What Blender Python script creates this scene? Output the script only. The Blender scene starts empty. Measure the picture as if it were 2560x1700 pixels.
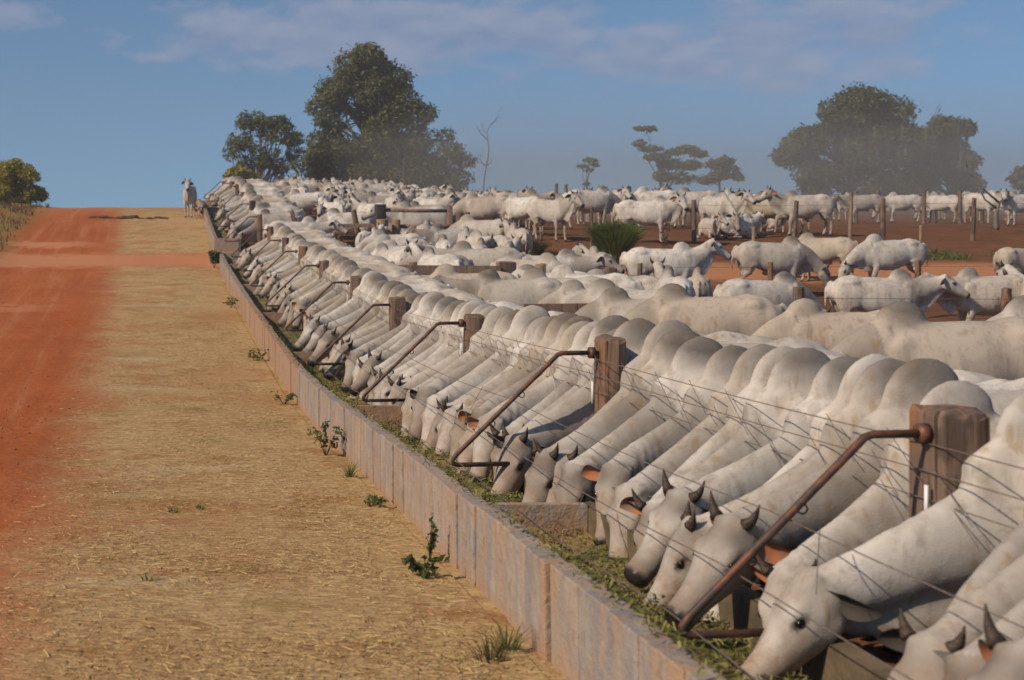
import bpy, bmesh, math, random
import numpy as np
from mathutils import Vector, Matrix, noise

random.seed(7); np.random.seed(7)
S = bpy.context.scene
COL = S.collection
R = math.radians

# ------------------------------------------------------------------ camera, sky, sun, exposure
cam_d = bpy.data.cameras.new('camera'); cam = bpy.data.objects.new('camera', cam_d); COL.objects.link(cam)
S.camera = cam
cam.location = (0, 0, 0)                      # eye height: the road lies about 1.8 m lower here
cam.rotation_euler = (R(90), 0, 0)            # level, looking along the feed bunk
cam_d.sensor_width = 36.0
cam_d.lens = 36.0 * 3500 / 2560
cam_d.shift_x = 880 / 2560
cam_d.shift_y = -330 / 2560
cam_d.clip_start = 0.1; cam_d.clip_end = 6000
cam_d.dof.use_dof = True
cam_d.dof.focus_distance = 13.0
cam_d.dof.aperture_fstop = 3.4

SUN_EL, SUN_AZ = R(37), (-0.91, -0.42)        # direction towards the sun (x, y)
_n = math.hypot(*SUN_AZ)
sun_vec = Vector((SUN_AZ[0] / _n * math.cos(SUN_EL), SUN_AZ[1] / _n * math.cos(SUN_EL), math.sin(SUN_EL)))
sd = bpy.data.lights.new('sun', 'SUN'); sun = bpy.data.objects.new('sun', sd); COL.objects.link(sun)
sd.energy = 4.5; sd.angle = R(0.55); sd.color = (1.0, 0.81, 0.60)
sun.rotation_euler = sun_vec.to_track_quat('Z', 'Y').to_euler()

S.view_settings.view_transform = 'Standard'; S.view_settings.look = 'None'
S.view_settings.gamma = 1.0; S.view_settings.use_curve_mapping = False
S.view_settings.exposure = 0.0
S.render.engine = 'CYCLES'; S.cycles.max_bounces = 4; S.cycles.diffuse_bounces = 2; S.cycles.glossy_bounces = 2
S.cycles.transmission_bounces = 3; S.cycles.volume_bounces = 0; S.cycles.transparent_max_bounces = 6
S.cycles.use_adaptive_sampling = True; S.cycles.adaptive_threshold = 0.03
S.cycles.use_denoising = True; S.cycles.caustics_reflective = False; S.cycles.caustics_refractive = False

SKY_TINT = (0.78, 0.95, 1.05)
W = bpy.data.worlds.new('World'); S.world = W; W.use_nodes = True
def build_world():
    nt = W.node_tree; N = nt.nodes; L = nt.links; N.clear()
    out = N.new('ShaderNodeOutputWorld'); bg = N.new('ShaderNodeBackground'); L.new(bg.outputs[0], out.inputs[0])
    sky = N.new('ShaderNodeTexSky'); sky.sky_type = 'NISHITA'; sky.sun_disc = False
    sky.sun_elevation = SUN_EL
    sky.sun_rotation = math.atan2(sun_vec.x, sun_vec.y)
    sky.altitude = 400; sky.air_density = 1.0; sky.dust_density = 0.6; sky.ozone_density = 1.2
    tcs = N.new('ShaderNodeTexCoord'); mp = N.new('ShaderNodeMapping'); mp.inputs['Scale'].default_value = (1, 1, .86); mp.inputs['Location'].default_value = (0, 0, .14)
    L.new(tcs.outputs['Generated'], mp.inputs['Vector']); L.new(mp.outputs[0], sky.inputs['Vector'])      # clear dry air: little whitening towards the horizon
    hs = N.new('ShaderNodeMix'); hs.data_type = 'RGBA'; hs.blend_type = 'MULTIPLY'; hs.inputs[0].default_value = 1.0
    hs.inputs['B'].default_value = (*SKY_TINT, 1); L.new(sky.outputs[0], hs.inputs['A'])
    # clouds: long flat streaks, by direction only
    tc = N.new('ShaderNodeTexCoord'); sep = N.new('ShaderNodeSeparateXYZ'); L.new(tc.outputs['Generated'], sep.inputs[0])
    def m(op, a, b=None, c=None):
        n = N.new('ShaderNodeMath'); n.operation = op
        for i, v in enumerate((a, b, c)):
            if v is None: continue
            if isinstance(v, (int, float)): n.inputs[i].default_value = v
            else: L.new(v, n.inputs[i])
        return n.outputs[0]
    az = m('ARCTAN2', sep.outputs[0], sep.outputs[1])
    el = m('ARCSINE', sep.outputs[2])
    cx = N.new('ShaderNodeCombineXYZ'); L.new(m('MULTIPLY', az, 20.0), cx.inputs[0]); L.new(m('MULTIPLY', el, 44.0), cx.inputs[1])
    nz = N.new('ShaderNodeTexNoise'); nz.inputs['Scale'].default_value = 1.0; nz.inputs['Detail'].default_value = 6
    nz.inputs['Roughness'].default_value = 0.58; nz.inputs['Distortion'].default_value = 0.25
    L.new(cx.outputs[0], nz.inputs['Vector'])
    low = N.new('ShaderNodeTexNoise'); low.inputs['Scale'].default_value = 0.55; low.inputs['Detail'].default_value = 2
    L.new(cx.outputs[0], low.inputs['Vector'])
    def bank(a0, e0, wa, we):          # a cloud bank of its own place and size in the sky (radians)
        return m('MAXIMUM', m('SUBTRACT', 1.0, m('ADD', m('POWER', m('DIVIDE', m('SUBTRACT', az, a0), wa), 2.0),
                                                 m('POWER', m('DIVIDE', m('SUBTRACT', el, e0), we), 2.0))), 0.0)
    cov = None
    for b in CLOUD_BANKS:
        v = bank(*b[:4]); v = m('MULTIPLY', v, b[4])
        cov = v if cov is None else m('MAXIMUM', cov, v)
    general = m('MULTIPLY', m('SUBTRACT', low.outputs[0], 0.52), m('MULTIPLY', m('MAXIMUM', m('SUBTRACT', el, 0.16), 0.0), 14.0))
    cov = m('MAXIMUM', cov, general)
    dens = m('ADD', m('MULTIPLY', cov, 0.50), m('MULTIPLY', m('SUBTRACT', nz.outputs[0], 0.5), 1.7))
    dens = m('MULTIPLY', m('SMOOTH_MIN', m('MAXIMUM', m('MULTIPLY', m('SUBTRACT', dens, 0.12), 2.6), 0.0), 1.0, 0.1), m('MINIMUM', m('MULTIPLY', cov, 6.0), 1.0))
    # lit tops, greyer undersides
    cx2 = N.new('ShaderNodeCombineXYZ'); L.new(m('MULTIPLY', az, 20.0), cx2.inputs[0]); L.new(m('ADD', m('MULTIPLY', el, 44.0), 0.35), cx2.inputs[1])
    nz2 = N.new('ShaderNodeTexNoise'); nz2.inputs['Scale'].default_value = 1.0; nz2.inputs['Detail'].default_value = 4; L.new(cx2.outputs[0], nz2.inputs['Vector'])
    lit = m('ADD', m('MULTIPLY', m('SUBTRACT', nz.outputs[0], nz2.outputs[0]), 1.5), 0.45)
    cr = N.new('ShaderNodeMix'); cr.data_type = 'RGBA'
    cr.inputs['A'].default_value = (2.1, 2.8, 4.6, 1); cr.inputs['B'].default_value = (4.0, 4.35, 5.6, 1)
    L.new(lit, cr.inputs[0])
    mx = N.new('ShaderNodeMix'); mx.data_type = 'RGBA'
    L.new(m('MULTIPLY', dens, 0.78), mx.inputs[0]); L.new(hs.outputs['Result'], mx.inputs['A']); L.new(cr.outputs['Result'], mx.inputs['B'])
    L.new(mx.outputs['Result'], bg.inputs['Color'])
    bg.inputs['Strength'].default_value = 0.09
# (azimuth from the bunk line, elevation, half width, half height, amount)
CLOUD_BANKS = [(0.15, 0.124, 0.21, 0.034, 1.4), (-0.115, 0.134, 0.05, 0.016, 1.1), (0.38, 0.104, 0.18, 0.034, 1.15),
               (0.22, 0.152, 0.2, 0.008, 0.9), (0.0, 0.108, 0.05, 0.007, 0.6), (0.45, 0.132, 0.10, 0.020, 1.0),
               (0.62, 0.062, 0.12, 0.010, 0.5), (-0.35, 0.10, 0.14, 0.02, 0.8), (0.85, 0.12, 0.2, 0.02, 0.8)]
build_world()
W.cycles.sampling_method = 'MANUAL'; W.cycles.sample_map_resolution = 256
# ------------------------------------------------------------------ helpers
def tag(o, label=None, cat=None, group=None, kind=None):
    if label: o['label'] = label
    if cat: o['category'] = cat
    if group: o['group'] = group
    if kind: o['kind'] = kind
    return o
def link(name, data, parent=None, mat=None):
    o = bpy.data.objects.new(name, data); COL.objects.link(o)
    if parent is not None: o.parent = parent
    if mat is not None and data is not None:
        for mm in (mat if isinstance(mat, (list, tuple)) else [mat]): data.materials.append(mm)
    return o
def empty(name, loc=(0, 0, 0), rz=0.0):
    o = bpy.data.objects.new(name, None); COL.objects.link(o); o.location = loc; o.rotation_euler = (0, 0, rz)
    o.empty_display_size = 0.1
    return o
class MB:
    """collects verts/faces (with material index) for one mesh"""
    def __init__(s): s.v = []; s.f = []; s.m = []
    def add(s, V, F, mi=0):
        o = len(s.v); s.v += [tuple(p) for p in V]; s.f += [tuple(i + o for i in f) for f in F]; s.m += [mi] * len(F)
    def box(s, c, h, rot=None, mi=0, jit=0.0):
        V = []
        for z in (-1, 1):
            for y in (-1, 1):
                for x in (-1, 1):
                    p = Vector((x * h[0], y * h[1], z * h[2]))
                    if jit: p += Vector((random.uniform(-jit, jit), random.uniform(-jit, jit), random.uniform(-jit, jit)))
                    if rot is not None: p = rot @ p
                    V.append(p + Vector(c))
        s.add(V, [(0, 2, 3, 1), (4, 5, 7, 6), (0, 1, 5, 4), (2, 6, 7, 3), (0, 4, 6, 2), (1, 3, 7, 5)], mi)
    def tube(s, pts, rad, n=8, mi=0, cap=True):
        V, F = tube_vf(pts, rad, n, cap); s.add(V, F, mi)
    def mesh(s, name, smooth=False):
        me = bpy.data.meshes.new(name); me.from_pydata(s.v, [], s.f)
        me.polygons.foreach_set('material_index', s.m)
        if smooth: me.polygons.foreach_set('use_smooth', [True] * len(s.f))
        me.update(); return me
    def obj(s, name, mat, parent=None, smooth=False):
        return link(name, s.mesh(name, smooth), parent, mat)
def frames(pts, side0=None):
    P = [Vector(p) for p in pts]; n = len(P); T = []
    for i in range(n):
        t = P[min(i + 1, n - 1)] - P[max(i - 1, 0)]; T.append(t.normalized() if t.length > 1e-9 else Vector((0, 0, 1)))
    if side0 is None: side0 = Vector((0, 1, 0)) if abs(T[0].y) < 0.9 else Vector((1, 0, 0))
    s = Vector(side0); out = []
    for t in T:
        s = (s - t * s.dot(t)).normalized(); u = t.cross(s) * -1.0     # u = "up" of the section
        out.append((t, s, s.cross(t) * -1.0 if False else t.cross(s)))
    return P, out
def tube_vf(pts, rad, n=8, cap=True, side0=None):
    P, FR = frames(pts, side0)
    if isinstance(rad, (int, float)): rad = [rad] * len(P)
    V = []; F = []
    for p, (t, s, u), r in zip(P, FR, rad):
        rs, ru = (r if isinstance(r, (tuple, list)) else (r, r))
        for k in range(n):
            a = 2 * math.pi * k / n
            V.append(p + s * (math.cos(a) * rs) + u * (math.sin(a) * ru))
    for i in range(len(P) - 1):
        for k in range(n):
            a, b = i * n + k, i * n + (k + 1) % n
            F.append((a, b, b + n, a + n))
    if cap:
        F.append(tuple(reversed(range(n)))); F.append(tuple(range((len(P) - 1) * n, len(P) * n)))
    return V, F
def arr_mesh(name, V, F, smooth=False, attrs=None):
    """V (n,3), F (m,k) numpy arrays; attrs: {name: per-vertex float array}"""
    me = bpy.data.meshes.new(name); V = np.asarray(V, dtype=np.float32); F = np.asarray(F, dtype=np.int32)
    me.vertices.add(len(V)); me.vertices.foreach_set('co', V.ravel())
    k = F.shape[1]; me.loops.add(F.size); me.loops.foreach_set('vertex_index', F.ravel())
    me.polygons.add(len(F)); me.polygons.foreach_set('loop_start', np.arange(0, F.size, k, dtype=np.int32))
    me.polygons.foreach_set('loop_total', np.full(len(F), k, dtype=np.int32))
    me.update(calc_edges=True)
    if smooth: me.polygons.foreach_set('use_smooth', np.ones(len(F), dtype=bool))
    for n, a in (attrs or {}).items():
        at = me.attributes.new(n, 'FLOAT', 'POINT'); at.data.foreach_set('value', np.asarray(a, dtype=np.float32))
    me.validate(); return me
def smoothstep(a, b, x):
    t = np.clip((np.asarray(x, dtype=float) - a) / (b - a), 0, 1); return t * t * (3 - 2 * t)

class NT:
    """small node-tree writer"""
    def __init__(s, name):
        s.mat = bpy.data.materials.new(name); s.mat.use_nodes = True
        s.t = s.mat.node_tree; s.N = s.t.nodes; s.L = s.t.links
        s.b = s.N['Principled BSDF']; s.out = s.N['Material Output']
        s.b.inputs['Specular IOR Level'].default_value = 0.25
    def put(s, sock, v):
        if v is None: return
        if hasattr(v, 'is_output') or isinstance(v, bpy.types.NodeSocket): s.L.new(v, sock)
        elif isinstance(v, (tuple, list)) and len(v) == 3 and sock.type == 'RGBA': sock.default_value = (*v, 1)
        else: sock.default_value = v
    def node(s, typ, **kw):
        n = s.N.new(typ)
        for k, v in kw.items(): setattr(n, k, v)
        return n
    def math(s, op, a, b=None, c=None, clamp=False):
        n = s.node('ShaderNodeMath', operation=op); n.use_clamp = clamp
        for i, v in enumerate((a, b, c)): s.put(n.inputs[i], v)
        return n.outputs[0]
    def mix(s, f, a, b, mode='MIX'):
        n = s.node('ShaderNodeMix', data_type='RGBA', blend_type=mode); n.clamp_factor = True
        s.put(n.inputs[0], f); s.put(n.inputs['A'], a); s.put(n.inputs['B'], b); return n.outputs['Result']
    def noise(s, vec, scale, detail=4, rough=0.55, dist=0.0, col=False):
        n = s.node('ShaderNodeTexNoise'); s.put(n.inputs['Scale'], scale); n.inputs['Detail'].default_value = detail
        n.inputs['Roughness'].default_value = rough; n.inputs['Distortion'].default_value = dist
        if vec is not None: s.put(n.inputs['Vector'], vec)
        return n.outputs['Color' if col else 0]
    def ramp(s, f, lo, hi):
        n = s.node('ShaderNodeMapRange'); n.interpolation_type = 'SMOOTHSTEP'
        s.put(n.inputs[0], f); s.put(n.inputs[1], lo); s.put(n.inputs[2], hi); return n.outputs[0]
    def attr(s, name):
        return s.node('ShaderNodeAttribute', attribute_name=name).outputs['Fac']
    def scale(s, vec, k):
        n = s.node('ShaderNodeMapping'); s.put(n.inputs['Vector'], vec); n.inputs['Scale'].default_value = k; return n.outputs[0]
    def bump(s, h, dist, strength=1.0, prev=None):
        n = s.node('ShaderNodeBump'); s.put(n.inputs['Height'], h); n.inputs['Distance'].default_value = dist
        n.inputs['Strength'].default_value = strength
        if prev is not None: s.L.new(prev, n.inputs['Normal'])
        return n.outputs[0]
    def obj(s): return s.node('ShaderNodeTexCoord').outputs['Object']
    def pos(s): return s.node('ShaderNodeNewGeometry').outputs['Position']
    def rnd(s): return s.node('ShaderNodeObjectInfo').outputs['Random']
    def done(s, color=None, rough=None, normal=None):
        s.put(s.b.inputs['Base Color'], color); s.put(s.b.inputs['Roughness'], rough)
        if normal is not None: s.L.new(normal, s.b.inputs['Normal'])
        return s.mat
# ------------------------------------------------------------------ zebu cattle
def mat_coat():
    n = NT('zebu_coat'); o = n.obj(); r = n.rnd()
    dark, dirt, blk = n.attr('dark'), n.attr('dirt'), n.attr('blk')
    r2 = n.math('FRACT', n.math('MULTIPLY', r, 17.31)); r3 = n.math('FRACT', n.math('MULTIPLY', r, 71.7))
    off = n.node('ShaderNodeVectorMath', operation='ADD'); n.L.new(o, off.inputs[0])
    cmb = n.node('ShaderNodeCombineXYZ'); n.L.new(n.math('MULTIPLY', r, 37.0), cmb.inputs[0]); n.L.new(n.math('MULTIPLY', r2, 19.0), cmb.inputs[1])
    n.L.new(cmb.outputs[0], off.inputs[1]); p = off.outputs[0]
    base = n.mix(r3, (0.395, 0.362, 0.322), (0.59, 0.562, 0.522))
    base = n.mix(n.math('MULTIPLY', n.ramp(n.math('FRACT', n.math('MULTIPLY', r, 131.0)), .70, .95), .75), base, (0.40, 0.325, 0.245))
    big = n.noise(p, 3.0, 3, 0.6); med = n.noise(p, 9.0, 4, 0.68)
    base = n.mix(n.math('MULTIPLY', n.ramp(big, 0.42, 0.68), 0.6), base, (0.32, 0.275, 0.225))
    # grey of hump, neck and head; stronger on some animals
    amt = n.math('ADD', 0.30, n.math('MULTIPLY', r2, 0.85))
    g = n.math('MULTIPLY', n.math('MULTIPLY', dark, amt), n.math('ADD', 0.45, n.math('MULTIPLY', n.math('ADD', big, n.math('MULTIPLY', med, .8)), 0.65)), clamp=True)
    base = n.mix(g, base, n.mix(r3, (0.135, 0.112, 0.092), (0.165, 0.155, 0.145)))
    # mud, and yellow drip stains running down the skin
    st = n.noise(n.scale(p, (15, 15, 1.5)), 1.0, 3, 0.55)
    base = n.mix(n.math('MULTIPLY', n.math('MULTIPLY', n.ramp(st, 0.56, 0.70), n.ramp(big, 0.40, 0.58)), 0.55), base, (0.27, 0.175, 0.075))
    base = n.mix(n.math('MULTIPLY', n.ramp(st, 0.46, 0.34), 0.28), base, (0.22, 0.18, 0.145))
    dm = n.math('MULTIPLY', dirt, n.ramp(med, 0.30, 0.66))
    base = n.mix(n.math('MULTIPLY', dm, 0.75), base, (0.25, 0.145, 0.085))
    base = n.mix(n.math('MULTIPLY', n.ramp(med, 0.52, 0.70), 0.48), base, (0.23, 0.18, 0.135))
    base = n.mix(n.math('SMOOTH_MIN', blk, 1.0, 0.05), base, (0.022, 0.019, 0.018))
    hair = n.noise(n.scale(p, (55, 55, 130)), 1.0, 1, 0.6)
    h = n.math('ADD', n.math('MULTIPLY', med, 0.0030), n.math('MULTIPLY', hair, 0.0014))
    nb = n.bump(h, 1.0, 0.9)
    return n.done(base, n.mix(blk, (0.72,) * 3, (0.38,) * 3), nb)
def mat_simple(name, c1, c2, scale=12, rough=0.6, bump=0.0, detail=4, stretch=None):
    n = NT(name); o = n.obj()
    v = n.scale(o, stretch) if stretch else o
    f = n.ramp(n.noise(v, scale, detail, 0.6), 0.3, 0.72)
    nb = n.bump(n.noise(v, scale * 2.2, detail, 0.6), bump, 0.8) if bump else None
    return n.done(n.mix(f, c1, c2), rough, nb)
M_COAT = mat_coat()
M_HORN = mat_simple('horn_keratin', (0.030, 0.021, 0.016), (0.085, 0.056, 0.040), 26, 0.5, 0.004, stretch=(1, 1, 3))
M_EYE = mat_simple('eye_dark', (0.006, 0.005, 0.004), (0.014, 0.010, 0.008), 5, 0.12)
def mat_earin():
    n = NT('ear_inside'); o = n.obj(); r = n.rnd()
    c = n.mix(n.ramp(n.noise(o, 18, 3), 0.35, 0.7), (0.36, 0.125, 0.055), (0.22, 0.14, 0.10))
    c = n.mix(n.ramp(n.math('FRACT', n.math('MULTIPLY', r, 7.3)), .35, .5), c, (0.045, 0.038, 0.033))
    return n.done(c, 0.65)
M_EARIN = mat_earin()
M_TUFT = mat_simple('tail_tuft', (0.03, 0.024, 0.02), (0.07, 0.055, 0.045), 40, 0.8, 0.004)

def loft(stations, n=20, side0=(0, 1, 0), exp=2.0, shape=None):
    """stations: (point, half_up, half_side)"""
    P, FR = frames([s[0] for s in stations], side0); V = []; F = []
    for p, (t, s, u), (_, ru, rs) in zip(P, FR, stations):
        if u.z < 0 and abs(t.z) < 0.95: u = -u
        for k in range(n):
            a = 2 * math.pi * k / n; c, q = math.cos(a), math.sin(a)
            cc = math.copysign(abs(c) ** (2 / exp), c); qq = math.copysign(abs(q) ** (2 / exp), q)
            w = (1 - 0.10 * q) if shape == 'egg' else 1.0
            V.append(p + s * (cc * rs * w) + u * (qq * ru))
    m = len(P)
    for i in range(m - 1):
        for k in range(n):
            a, b = i * n + k, i * n + (k + 1) % n; F.append((a, b, b + n, a + n))
    F.append(tuple(reversed(range(n)))); F.append(tuple(range((m - 1) * n, m * n)))
    return V, F
def ellipsoid(c, r, rot=None, nu=14, nv=9):
    V = []; F = []
    for j in range(1, nv):
        ph = math.pi * j / nv
        for k in range(nu):
            a = 2 * math.pi * k / nu
            p = Vector((r[0] * math.sin(ph) * math.cos(a), r[1] * math.sin(ph) * math.sin(a), r[2] * math.cos(ph)))
            if rot is not None: p = rot @ p
            V.append(p + Vector(c))
    for z in (1, -1):
        p = Vector((0, 0, r[2] * z)); p = rot @ p if rot is not None else p; V.append(p + Vector(c))
    for j in range(nv - 2):
        for k in range(nu):
            a, b = j * nu + k, j * nu + (k + 1) % nu; F.append((a, a + nu, b + nu, b))
    t, bt = (nv - 1) * nu, (nv - 1) * nu + 1
    for k in range(nu):
        F.append((t, k, (k + 1) % nu)); F.append((bt, (nv - 2) * nu + (k + 1) % nu, (nv - 2) * nu + k))
    return V, F
def catmull(pts, n):
    P = [Vector(p) for p in pts]; P = [P[0] * 2 - P[1]] + P + [P[-1] * 2 - P[-2]]; out = []
    m = len(P) - 3
    for i in range(n):
        f = i / (n - 1) * m; k = min(int(f), m - 1); t = f - k; a, b, c, d = P[k:k + 4]
        out.append(0.5 * ((2 * b) + (c - a) * t + (2 * a - 5 * b + 4 * c - d) * t * t + (3 * b - a - 3 * c + d) * t ** 3))
    return out
def rows(tab, xs):
    A = np.array(tab, dtype=float); return [np.interp(xs, A[:, 0], A[:, k]) for k in range(1, A.shape[1])]

def voxel(mb, size, smooth_it):
    me = mb.mesh('tmp'); o = bpy.data.objects.new('tmp', me); COL.objects.link(o)
    m = o.modifiers.new('r', 'REMESH'); m.mode = 'VOXEL'; m.voxel_size = size; m.use_smooth_shade = True
    s = o.modifiers.new('s', 'SMOOTH'); s.iterations = smooth_it; s.factor = 0.5
    dg = bpy.context.evaluated_depsgraph_get(); dg.update()
    me2 = bpy.data.meshes.new_from_object(o.evaluated_get(dg))
    bpy.data.objects.remove(o); bpy.data.meshes.remove(me)
    return me2
def lower_res(me, ratio):
    o = bpy.data.objects.new('tmp', me); COL.objects.link(o)
    m = o.modifiers.new('d', 'DECIMATE'); m.ratio = ratio
    dg = bpy.context.evaluated_depsgraph_get(); dg.update()
    me2 = bpy.data.meshes.new_from_object(o.evaluated_get(dg)); bpy.data.objects.remove(o)
    return me2

def ear_vf(L=0.24, Wd=0.070, side=1):
    """a cupped, pointed ear: outer shell and inner lining as one closed thin leaf; +x outwards, opening to +z"""
    nu, nv = 9, 7; V = []; Fo = []; Fi = []
    for lay in (0, 1):
        for i in range(nu):
            t = i / (nu - 1); w = Wd * (0.42 + 1.1 * t) if t < 0.35 else Wd * 0.86 * math.cos((t - 0.35) / 0.65 * math.pi / 2) ** 0.75 + 0.001
            for j in range(nv):
                q = (j / (nv - 1) - 0.5) * 2
                cup = (1 - q * q) * w * (0.95 - 0.45 * t)
                V.append(Vector((L * t, q * w - 0.02 * math.sin(t * 3), -cup - 0.04 * t * t + (0.006 if lay else 0) * (1 - q * q))))
    for i in range(nu - 1):
        for j in range(nv - 1):
            a = i * nv + j; Fo.append((a, a + 1, a + nv + 1, a + nv)); b = a + nu * nv; Fi.append((b, b + nv, b + nv + 1, b + 1))
    return V, Fo, Fi
def horn_vf(L, side):
    pts = []; rad = []
    for i in range(7):
        t = i / 6; pts.append((-0.05 * t - 0.03 * t * t, side * (L * 1.0 * t - L * 0.30 * t * t), L * (0.25 * t + 0.55 * t * t)))
        rad.append(max(0.032 * (1 - t) ** 0.8, 0.003))
    return tube_vf(pts, rad, 8)

def make_cow(name, neck, headdir, headroll=0.0, yaw=0.0, legs=None, hump=1.0, lying=False, belly=1.0, dewlap=1.0, horn=0.11, ear_drop=0.3, vox=0.020, feeding=False):
    """Builds one posture. neck: side-view points (x, z) from the shoulder to the poll; headdir: pitch of the face in degrees;
    yaw: how far the head turns to the animal's left in degrees. Faces +x, feet at z = 0."""
    mb = MB(); dz = -0.50 if lying else 0.0
    xs = np.array([-0.82, -0.80, -0.76, -0.70, -0.60, -0.48, -0.30, -0.10, 0.10, 0.28, 0.42, 0.55, 0.66, 0.74])
    cz, hh, hw = rows([(-0.82, 1.12, .05, .04), (-0.80, 1.10, .11, .09), (-0.76, 1.07, .19, .155), (-0.70, 1.045, .235, .20), (-0.60, 1.015, .285, .235), (-0.48, 0.985, .325, .26),
                       (-0.30, 0.965, .30, .25), (-0.10, 0.925, .345, .285), (0.10, 0.895, .365, .295), (0.28, 0.90, .36, .27), (0.42, 0.915, .345, .235),
                       (0.55, 0.935, .31, .20), (0.66, 0.95, .24, .165), (0.74, 0.95, .16, .12)], xs)
    hw = hw * belly
    V, F = loft([((x, 0, z + dz), h, w) for x, z, h, w in zip(xs, cz, hh, hw)], 28, shape='egg', exp=2.15); mb.add(V, F)
    # hip bones, shoulder blades, thighs
    for s in (-1, 1):
        mb.add(*ellipsoid((-0.46, s * .165 * belly, 1.17 + dz), (.13, .07, .075)))
        mb.add(*ellipsoid((-0.74, s * .085, 1.13 + dz), (.06, .045, .045)))
        mb.add(*ellipsoid((0.42, s * .165 * belly, 0.86 + dz), (.17, .065, .30), Matrix.Rotation(R(14), 3, 'Y')))
        if not lying: mb.add(*ellipsoid((-0.58, s * .155 * belly, 0.87), (.20, .105, .30), Matrix.Rotation(R(-10), 3, 'Y')))
        else: mb.add(*ellipsoid((-0.45, s * .21, 0.38), (.30, .12, .26), Matrix.Rotation(R(25), 3, 'Y')))
    # hump: leans back, melts into the crest of the neck
    thin = .66 if feeding else 1.0
    mb.add(*ellipsoid((0.43, 0, 1.20 + dz), (.195 if feeding else .21, .115 * thin, .20 * hump + .03), Matrix.Rotation(R(-12), 3, 'Y'), 18, 12))
    mb.add(*ellipsoid((0.39, 0, 1.30 + dz), (.155, .10 * thin, .125 * hump), Matrix.Rotation(R(-22), 3, 'Y'), 16, 10))
    if neck[-1][1] > .9: mb.add(*ellipsoid((0.56, 0, 1.12 + dz), (.24, .10, .155), Matrix.Rotation(R(24), 3, 'Y'), 16, 10))
    # neck
    ya = R(yaw); nk = []
    m = len(neck)
    for i, (x, z) in enumerate(neck):
        t = i / (m - 1); off = 0.0
        if i: off = math.tan(max(-.7, min(.7, ya)) * 0.5) * max(0, x - neck[0][0]) * t
        nk.append(Vector((x, off, z + dz)))
    NP = catmull(nk, 13)
    st = []
    for i, p in enumerate(NP):
        t = i / 12; st.append((p, float(np.interp(t, [0, .25, .6, 1], [.26, .205, .155, .122] if feeding else [.32, .25, .175, .118])), float(np.interp(t, [0, .25, .6, 1], [.13, .095, .085, .088] if feeding else [.185, .145, .105, .088]))))
    V, F = loft(st, 20); mb.add(V, F)
    # head frame
    hp = R(headdir); hy = ya
    fx = Vector((math.cos(hp) * math.cos(hy), math.cos(hp) * math.sin(hy), math.sin(hp))).normalized()
    sy = Vector((-math.sin(hy), math.cos(hy), 0)); uz = fx.cross(sy).normalized()
    Rm = Matrix((fx, sy, uz)).transposed() @ Matrix.Rotation(R(headroll), 3, 'X')
    H0 = NP[-1]
    def hl(x, y, z): return H0 + Rm @ Vector((x, y, z))
    hs = [(-.09, 0.0, .075, .07), (-.05, .01, .105, .088), (0.0, .008, .128, .102), (.06, -.004, .138, .108), (.13, -.012, .138, .110), (.20, -.016, .122, .098), (.27, -.02, .102, .082),
          (.34, -.022, .086, .070), (.40, -.022, .077, .066), (.45, -.02, .072, .069), (.485, -.02, .066, .068), (.51, -.02, .05, .055), (.525, -.02, .025, .03)]
    V = []; F = []; n = 20
    for (x, c, hu, hw_) in hs:
        for k in range(n):
            a = 2 * math.pi * k / n; co, si = math.cos(a), math.sin(a)
            w = hw_ * 1.13 * (1 - 0.22 * max(0, -si)) ; V.append(hl(x, co * w, c + hu * math.copysign(abs(si) ** 0.85, si)))
    for i in range(len(hs) - 1):
        for k in range(n):
            a, b = i * n + k, i * n + (k + 1) % n; F.append((a, b, b + n, a + n))
    F.append(tuple(reversed(range(n)))); F.append(tuple(range((len(hs) - 1) * n, len(hs) * n))); mb.add(V, F)
    for s in (-1, 1):
        mb.add(*ellipsoid(hl(.135, s * .096, .070), (.055, .030, .032), Rm))          # brow
        mb.add(*ellipsoid(hl(.085, s * .080, -.075), (.075, .028, .055), Rm))         # jaw
        mb.add(*ellipsoid(hl(.487, s * .040, .012), (.030, .024, .026), Rm))          # nostril wing
        mb.add(*ellipsoid(hl(-.01, s * .075, .095), (.035, .03, .035), Rm))           # horn base
    mb.add(*ellipsoid(hl(-.015, 0, .10), (.05, .06, .045), Rm))                       # poll
    mb.add(*ellipsoid(hl(.465, 0, -.082), (.05, .042, .022), Rm))                     # chin
    # dewlap: a thin hanging sheet from the jaw to between the front legs
    dpts = []
    for i in range(11):
        t = i / 10
        if t < 0.2: p = Vector((0.60, 0, 0.66 + dz)).lerp(Vector((NP[1].x + .05, NP[1].y, NP[1].z - .26)), t / 0.2)
        else:
            k = (t - 0.2) / 0.8 * 11; i0 = min(int(k), 10); q = NP[1 + i0 if 1 + i0 < 12 else 12].lerp(NP[min(2 + i0, 12)], k - i0)
            rr = float(np.interp((1 + k) / 12, [0, .25, .6, 1], [.26, .205, .155, .11] if feeding else [.32, .25, .175, .10])); tq = (NP[min(2 + i0, 12)] - NP[min(1 + i0, 11)]).normalized()
            dn = Vector((0, 0, -1)); dn = (dn - tq * dn.dot(tq)); dn = dn.normalized() if dn.length > .2 else Vector((-1, 0, 0)); p = q + dn * (rr * 1.0)
        dpts.append(p)
    dep = [0.14, .19, .215, .215, .20, .18, .15, .115, .085, .06, .04] if not feeding else [.14, .20, .25, .27, .27, .26, .24, .20, .15, .10, .06]
    st = [(p, d * dewlap, .029 + .008 * math.sin(i * 2.1)) for i, (p, d) in enumerate(zip(dpts, dep))]
    V, F = loft(st, 14); mb.add(V, F)
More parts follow.
